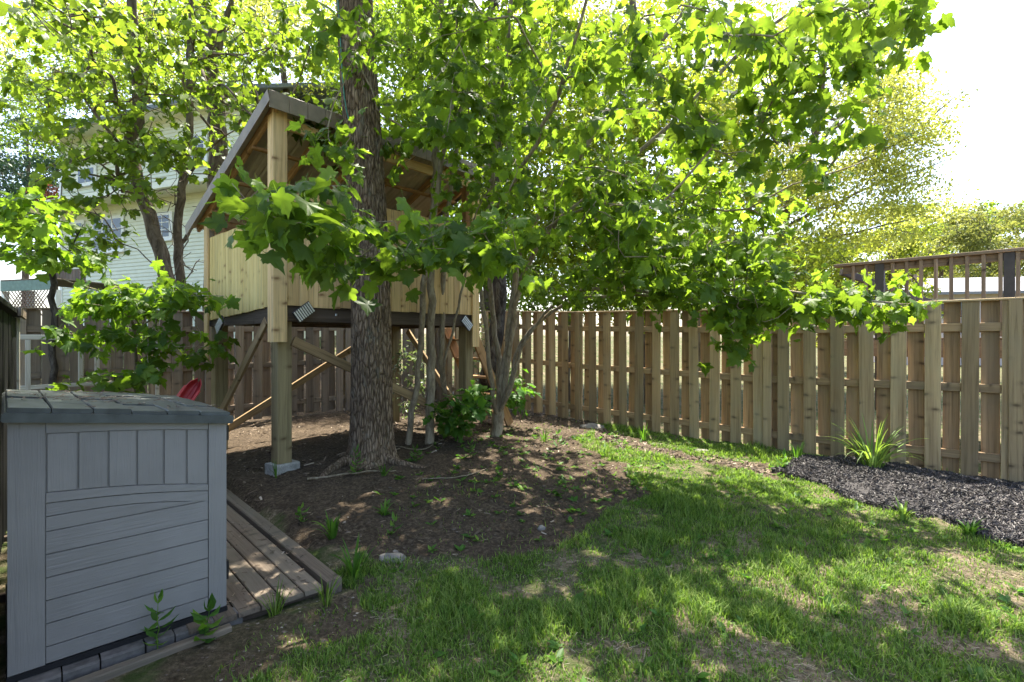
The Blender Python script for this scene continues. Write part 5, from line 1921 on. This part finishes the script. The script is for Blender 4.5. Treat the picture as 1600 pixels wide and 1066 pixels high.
stone('flat pale stone at the foot of the fence right of the maple clump', G(925, 668), 0.20, 0.14, 0.06, 1)
stone('grey stone in the leaf litter under the fence by the drooping leaves', G(1095, 705) - Vector((0, 0, .02)), 0.12, 0.09, 0.05, 2)
stone('flat grey stone half buried at the front edge of the bare soil', G(612, 873), 0.10, 0.08, 0.02, 3)
stone('round brown stone near the front of the bare soil', G(846, 826), 0.028, 0.026, 0.022, 4)

# ------------------------------------------------------------------ ground cover
def scatter_region(poly, n, seed, jitter=0.0):
    r = np.random.default_rng(seed)
    a = np.array(poly)
    lo_, hi_ = a.min(0), a.max(0)
    x = r.uniform(lo_[0] - .1, hi_[0] + .1, n)
    y = r.uniform(lo_[1] - .1, hi_[1] + .1, n)
    xx = x + (N1.fbm(x * 3, y * 3) - .5) * jitter
    yy = y + (N2.fbm(x * 3, y * 3) - .5) * jitter
    k = inpoly(xx, yy, poly)
    return x[k], y[k], r


def bits(name, x, y, z, r, ln, wd, th_, mat, kind_label, cat, flatness=0.35, curl=0.0):
    """many small slivers with real thickness: tapered three sided prisms"""
    m = len(x)
    a = r.uniform(0, 2 * math.pi, m)
    ax = np.stack([np.cos(a), np.sin(a), r.normal(0, flatness, m)], 1)
    L = Leaves()
    L.add(np.stack([x, y, z], 1), ax, np.array((0, 0, 1.0)) + r.normal(0, flatness, (m, 3)), np.ones(m))
    L.done()
    tv = np.array([(-.5, -.5, 0), (.5, -.5, 0), (0, -.5, 1), (-.38, .5, .1), (.38, .5, .1), (0, .5, .8)], float)
    tf = np.array([(0, 1, 4), (0, 4, 3), (1, 2, 5), (1, 5, 4), (2, 0, 3), (2, 3, 5), (0, 2, 1), (3, 4, 5)])
    l_, w_, t_ = ln(m), wd(m), th_(m)
    v = L.p[:, None, :] + tv[None, :, 0:1] * L.x[:, None, :] * w_[:, None, None] + tv[None, :, 1:2] * L.a[:, None, :] * l_[:, None, None] + tv[None, :, 2:3] * L.z[:, None, :] * t_[:, None, None]
    f = (tf[None] + (np.arange(m) * 6)[:, None, None]).reshape(-1, 3)
    me_ = npmesh(name, v.reshape(-1, 3), [f], np.repeat(r.random(m), 6))
    tag(link(name, me_, Matrix.Identity(4), mat), kind_label, cat, kind='stuff')


x, y, r = scatter_region(MULCH, 110000, 5, 0.3)
k = (x + y < 9.93) & (x < 6.2)
x, y = x[k], y[k]
z = gz(x, y)
bits('mulch', x, y, z + .01 + .05 * N3.fbm(x * 5, y * 5) * np.clip(r.random(len(x)) * 2, 0, 1), r, lambda m: r.uniform(.008, .055, m), lambda m: r.uniform(.003, .010, m), lambda m: r.uniform(.002, .008, m), M_chips,
     'dark shredded bark mulch bed at the foot of the right fence', 'mulch', 0.55)
# base of the bed: a thin dark cushion that follows the ground
aa = np.array(MULCH)
gx_ = np.linspace(aa[:, 0].min() - .1, aa[:, 0].max() + .1, 90)
gy_ = np.linspace(aa[:, 1].min() - .1, aa[:, 1].max() + .1, 90)
X_, Y_ = np.meshgrid(gx_, gy_, indexing='ij')
xx = X_ + (N1.fbm(X_ * 3, Y_ * 3) - .5) * .3
yy = Y_ + (N2.fbm(X_ * 3, Y_ * 3) - .5) * .3
ins = inpoly(xx.ravel(), yy.ravel(), MULCH).reshape(X_.shape) & (X_ + Y_ < 9.95)
Z_ = gz(X_, Y_) + np.where(ins, 0.012 + 0.02 * N3.fbm(X_ * 14, Y_ * 14), -0.05)
ids = np.arange(X_.size).reshape(X_.shape)
keep = (ins[:-1, :-1] | ins[1:, :-1] | ins[1:, 1:] | ins[:-1, 1:])
q_ = np.stack([ids[:-1, :-1], ids[1:, :-1], ids[1:, 1:], ids[:-1, 1:]], -1)[keep]
me = npmesh('mulch_bed', np.stack([X_.ravel(), Y_.ravel(), Z_.ravel()], 1), [q_], smooth=True)
tag(link('mulch_bed', me, Matrix.Identity(4), M_mulch), kind='structure')

# dry leaves and chips on the soil
xa_, ya_, r = scatter_region(SOIL, 34000, 6, 0.4)
dens = N3.fbm(xa_ * 1.3, ya_ * 1.3)
k = (r.random(len(xa_)) < np.clip((dens - .32) * 2.2, .06, 1) * np.where(ya_ > 5.2, .9, .45)) & (xa_ + ya_ < 9.9) & (ya_ - xa_ < 13)
xa_, ya_ = xa_[k], ya_[k]
xb_, yb_, r2 = scatter_region(LITTER, 6000, 7, 0.3)
kb = xb_ + yb_ < 9.9
x = np.concatenate([xa_, xb_[kb]])
y = np.concatenate([ya_, yb_[kb]])
bits('leaf_litter', x, y, gz(x, y) + r.uniform(0, .012, len(x)), r, lambda m: r.uniform(.015, .06, m) * (1 + (r.random(m) < .1)), lambda m: r.uniform(.006, .028, m), lambda m: r.uniform(.002, .008, m), M_litter,
     'dry brown leaves and chips scattered on the bare soil under the treehouse', 'leaf litter', 0.3)
xp, yp, r = scatter_region(SOIL, 5200, 8, 0.4)
k = (ya := yp) < 7.2
xp, yp = xp[k], yp[k]
xq, yq, _ = scatter_region(SOIL2, 500, 9, 0.3)
x, y = np.concatenate([xp, xq]), np.concatenate([yp, yq])
m = len(x)
sz = r.uniform(.002, .008, m) * (1 + 1.6 * (r.random(m) < .03))
oc = np.array([(1, 0, 0), (0, 1, 0), (-1, 0, 0), (0, -1, 0), (0, 0, .8), (0, 0, -.8), (.7, .7, .4), (-.7, .6, .4)], float)
of = np.array([(0, 6, 4), (6, 1, 4), (1, 7, 4), (7, 2, 4), (2, 3, 4), (3, 0, 4), (0, 1, 6), (1, 2, 7), (0, 5, 1), (1, 5, 2), (2, 5, 3), (3, 5, 0)])
ang = r.uniform(0, 6.28, m)
rx = oc[None, :, 0] * np.cos(ang)[:, None] - oc[None, :, 1] * np.sin(ang)[:, None]
ry = oc[None, :, 0] * np.sin(ang)[:, None] + oc[None, :, 1] * np.cos(ang)[:, None]
v = np.stack([x[:, None] + rx * sz[:, None] * 1.3, y[:, None] + ry * sz[:, None], gz(x, y)[:, None] + oc[None, :, 2] * sz[:, None] * .8], -1)
me = npmesh('gravel', v.reshape(-1, 3), [(of[None] + (np.arange(m) * 8)[:, None, None]).reshape(-1, 3)], np.repeat(r.random(m), 8))
tag(link('gravel', me, Matrix.Identity(4), M_pebble), 'small pebbles and clods strewn over the bare soil', 'pebbles', kind='stuff')

# fallen twigs on the soil
for k, (a, b_, c, lab) in enumerate((((480, 752), (560, 742), (618, 738), 'long thin root lying on the soil below the big trunk'),
                                     ((660, 752), (720, 748), (762, 735), 'thin pale twig lying on the soil right of the big trunk'),
                                     ((618, 700), (660, 705), (690, 690), 'curved pale twig at the foot of the slim stems'))):
    t = Tree(200 + k)
    t.stem([G(*q) + Vector((0, 0, .02)) for q in (a, b_, c)], 0.013 if k == 0 else 0.006, 0.004, seg=0.06, wob=0.006)
    tag(link('twig', t.mesh('twig', t.P[0].copy()), Matrix.Translation(Vector(t.P[0])), B_maple), lab, 'twig')


# lawn
def grass():
    r = np.random.default_rng(77)
    xs, ys = [], []
    for (x0, x1, y0, y1, n) in ((-1.3, 3.4, 1.5, 3.2, 95000), (-1.0, 5.2, 3.2, 5.2, 90000), (-0.5, 5.0, 5.2, 8.6, 52000)):
        xs.append(r.uniform(x0, x1, n))
        ys.append(r.uniform(y0, y1, n))
    x, y = np.concatenate(xs), np.concatenate(ys)
    s = np.maximum(soil_mask(x, y), 0.8 * bare_mask(x, y))
    cl = N1.fbm(x * 3.0, y * 3.0, 3)
    fine_ = N2.fbm(x * 11, y * 11, 2)
    dens = np.clip((cl * .6 + fine_ * .5 - .27) * 3.2, 0.10, 1)
    dens = dens * np.clip(1 - 1.15 * s, 0.0, 1) + 0.025 * (s > .5)
    xx = x + (N1.fbm(x * 3, y * 3) - .5) * .3
    yy = y + (N2.fbm(x * 3, y * 3) - .5) * .3
    k = (r.random(len(x)) < dens) & ~inpoly(xx, yy, MULCH) & (x + y < 9.9)
    # keep off the deck and shed
    inv = FR_K.inverted()
    lx = inv[0][0] * x + inv[0][1] * y + inv[0][3]
    ly = inv[1][0] * x + inv[1][1] * y + inv[1][3]
    k &= ~((lx > -0.02) & (ly < 0.16))
    x, y, cl, s = x[k], y[k], cl[k], s[k]
    m = len(x)
    h = (0.024 + 0.07 * np.clip(cl - .38, 0, 1) * 1.5) * r.uniform(.55, 1.5, m) * (1 - .35 * np.clip(s, 0, 1))
    w = r.uniform(.0022, .0048, m) * (1 + (y > 4.5) * .8)
    a = r.uniform(0, 2 * math.pi, m) 
    dx, dy = np.cos(a), np.sin(a)
    lean = r.uniform(.15, 1.1, m)
    z0 = gz(x, y) - .004
    def pt(f, side):
        off = lean * h * f * f
        zz = h * f * np.sqrt(np.clip(1 - (lean * f * .55) ** 2, .1, 1))
        ww = w * (1 - f) ** .6 * side
        return np.stack([x + dx * off - dy * ww, y + dy * off + dx * ww, z0 + zz], 1)
    V = np.stack([pt(0, -1), pt(0, 1), pt(.5, 1), pt(.5, -1), pt(1.0, 0)], 1)
    b_ = (np.arange(m) * 5)[:, None]
    quads_ = (np.array([[0, 1, 2, 3]]) + b_)
    tris = (np.array([[3, 2, 4]]) + b_)
    dry = r.random(m) < np.clip(.16 + (.5 - cl) * .9, .05, .6)
    tint = np.where(dry, r.uniform(.85, .99, m), r.uniform(0, .7, m))
    me_ = npmesh('grass', V.reshape(-1, 3), [quads_, tris], np.repeat(tint, 5), False)
    tag(link('grass', me_, Matrix.Identity(4), L_grass), 'thin patchy lawn grass across the front and right of the yard', 'grass', kind='stuff')


grass()
# broad-leaved ground cover in the lawn and soil margins
def cover():
    r = np.random.default_rng(78)
    n = 900
    x = np.concatenate([r.uniform(-0.8, 3.5, n), r.uniform(-1.2, 1.8, n // 2)])
    y = np.concatenate([r.uniform(2.0, 7.5, n), r.uniform(4.0, 7.8, n // 2)])
    s = soil_mask(x, y)
    k = (r.random(len(x)) < np.where(s > .5, .25, .35)) & (x + y < 9.6) & ~inpoly(x, y, MULCH)
    inv = FR_K.inverted()
    lx = inv[0][0] * x + inv[0][1] * y + inv[0][3]
    ly = inv[1][0] * x + inv[1][1] * y + inv[1][3]
    k &= ~((lx > -0.05) & (ly < 0.16))
    x, y = x[k], y[k]
    L = Leaves()
    z = gz(x, y)
    for j in range(6):
        m = len(x)
        a = r.uniform(0, 6.28, m)
        ax = np.stack([np.cos(a), np.sin(a), r.uniform(.1, .9, m)], 1)
        L.add(np.stack([x, y, z + .002], 1) + ax * .004, ax, np.array((0, 0, 1.0)) + r.normal(0, .25, (m, 3)), r.uniform(.025, .075, m))
    L.done()
    me_ = L.mesh('weeds', T_OVAL, np.zeros(3))
    tag(link('weeds', me_, Matrix.Identity(4), L_weed), 'low broad leaved weeds dotted through the lawn and soil', 'weeds', kind='stuff')


cover()


# straw thatch in the thin parts of the lawn
def straw():
    r = np.random.default_rng(79)
    n = 30000
    x = np.concatenate([r.uniform(-1.2, 3.4, n), r.uniform(-0.5, 5, n // 2)])
    y = np.concatenate([r.uniform(1.8, 3.6, n), r.uniform(3.6, 7, n // 2)])
    s_ = soil_mask(x, y)
    bare_ = bare_mask(x, y)
    k = (r.random(len(x)) < 0.18 + 0.8 * bare_) & (s_ < .5) & ~inpoly(x, y, MULCH) & (x + y < 9.8)
    inv = FR_K.inverted()
    lx = inv[0][0] * x + inv[0][1] * y + inv[0][3]
    ly = inv[1][0] * x + inv[1][1] * y + inv[1][3]
    k &= ~((lx > -0.05) & (ly < 0.16))
    x, y = x[k], y[k]
    bits('thatch', x, y, gz(x, y) + r.uniform(0, .012, len(x)), r, lambda m: r.uniform(.015, .06, m), lambda m: r.uniform(.0012, .003, m), lambda m: r.uniform(.001, .002, m), M_straw,
         'dry straw thatch lying in the thin parts of the lawn', 'straw', 0.25)


M_straw = bits_mat('dry_straw', [(0, (0.09, 0.065, 0.035)), (0.6, (0.24, 0.19, 0.11)), (1, (0.42, 0.35, 0.24))])
straw()
# needles and scraps on the lid and the deck
r = np.random.default_rng(80)
pts = []
for k in range(420):
    a, b_ = r.uniform(0.02, LX - .02), r.uniform(0.05, LY - .03)
    if N3.fbm(np.array(a * 6), np.array(b_ * 6)) > 0.47:
        pts.append(M_lidfr @ Vector((a, b_, 0.014)))
for k in range(420):
    a, b_ = r.uniform(0.0, 0.75), r.uniform(-2.6, -0.03)
    if N3.fbm(np.array(a * 5 + 9), np.array(b_ * 5)) > 0.46:
        pts.append(FR_K @ Vector((a, b_, DZ + (0.016 if a < 0.1 else -0.003))))
pa = np.array([tuple(p) for p in pts])
bits('fallen_scraps', pa[:, 0], pa[:, 1], pa[:, 2], r, lambda m: r.uniform(.008, .045, m), lambda m: r.uniform(.002, .010, m), lambda m: r.uniform(.001, .003, m), M_litter,
     'brown needles and leaf scraps fallen on the shed lid and deck planks', 'leaf litter', 0.06)
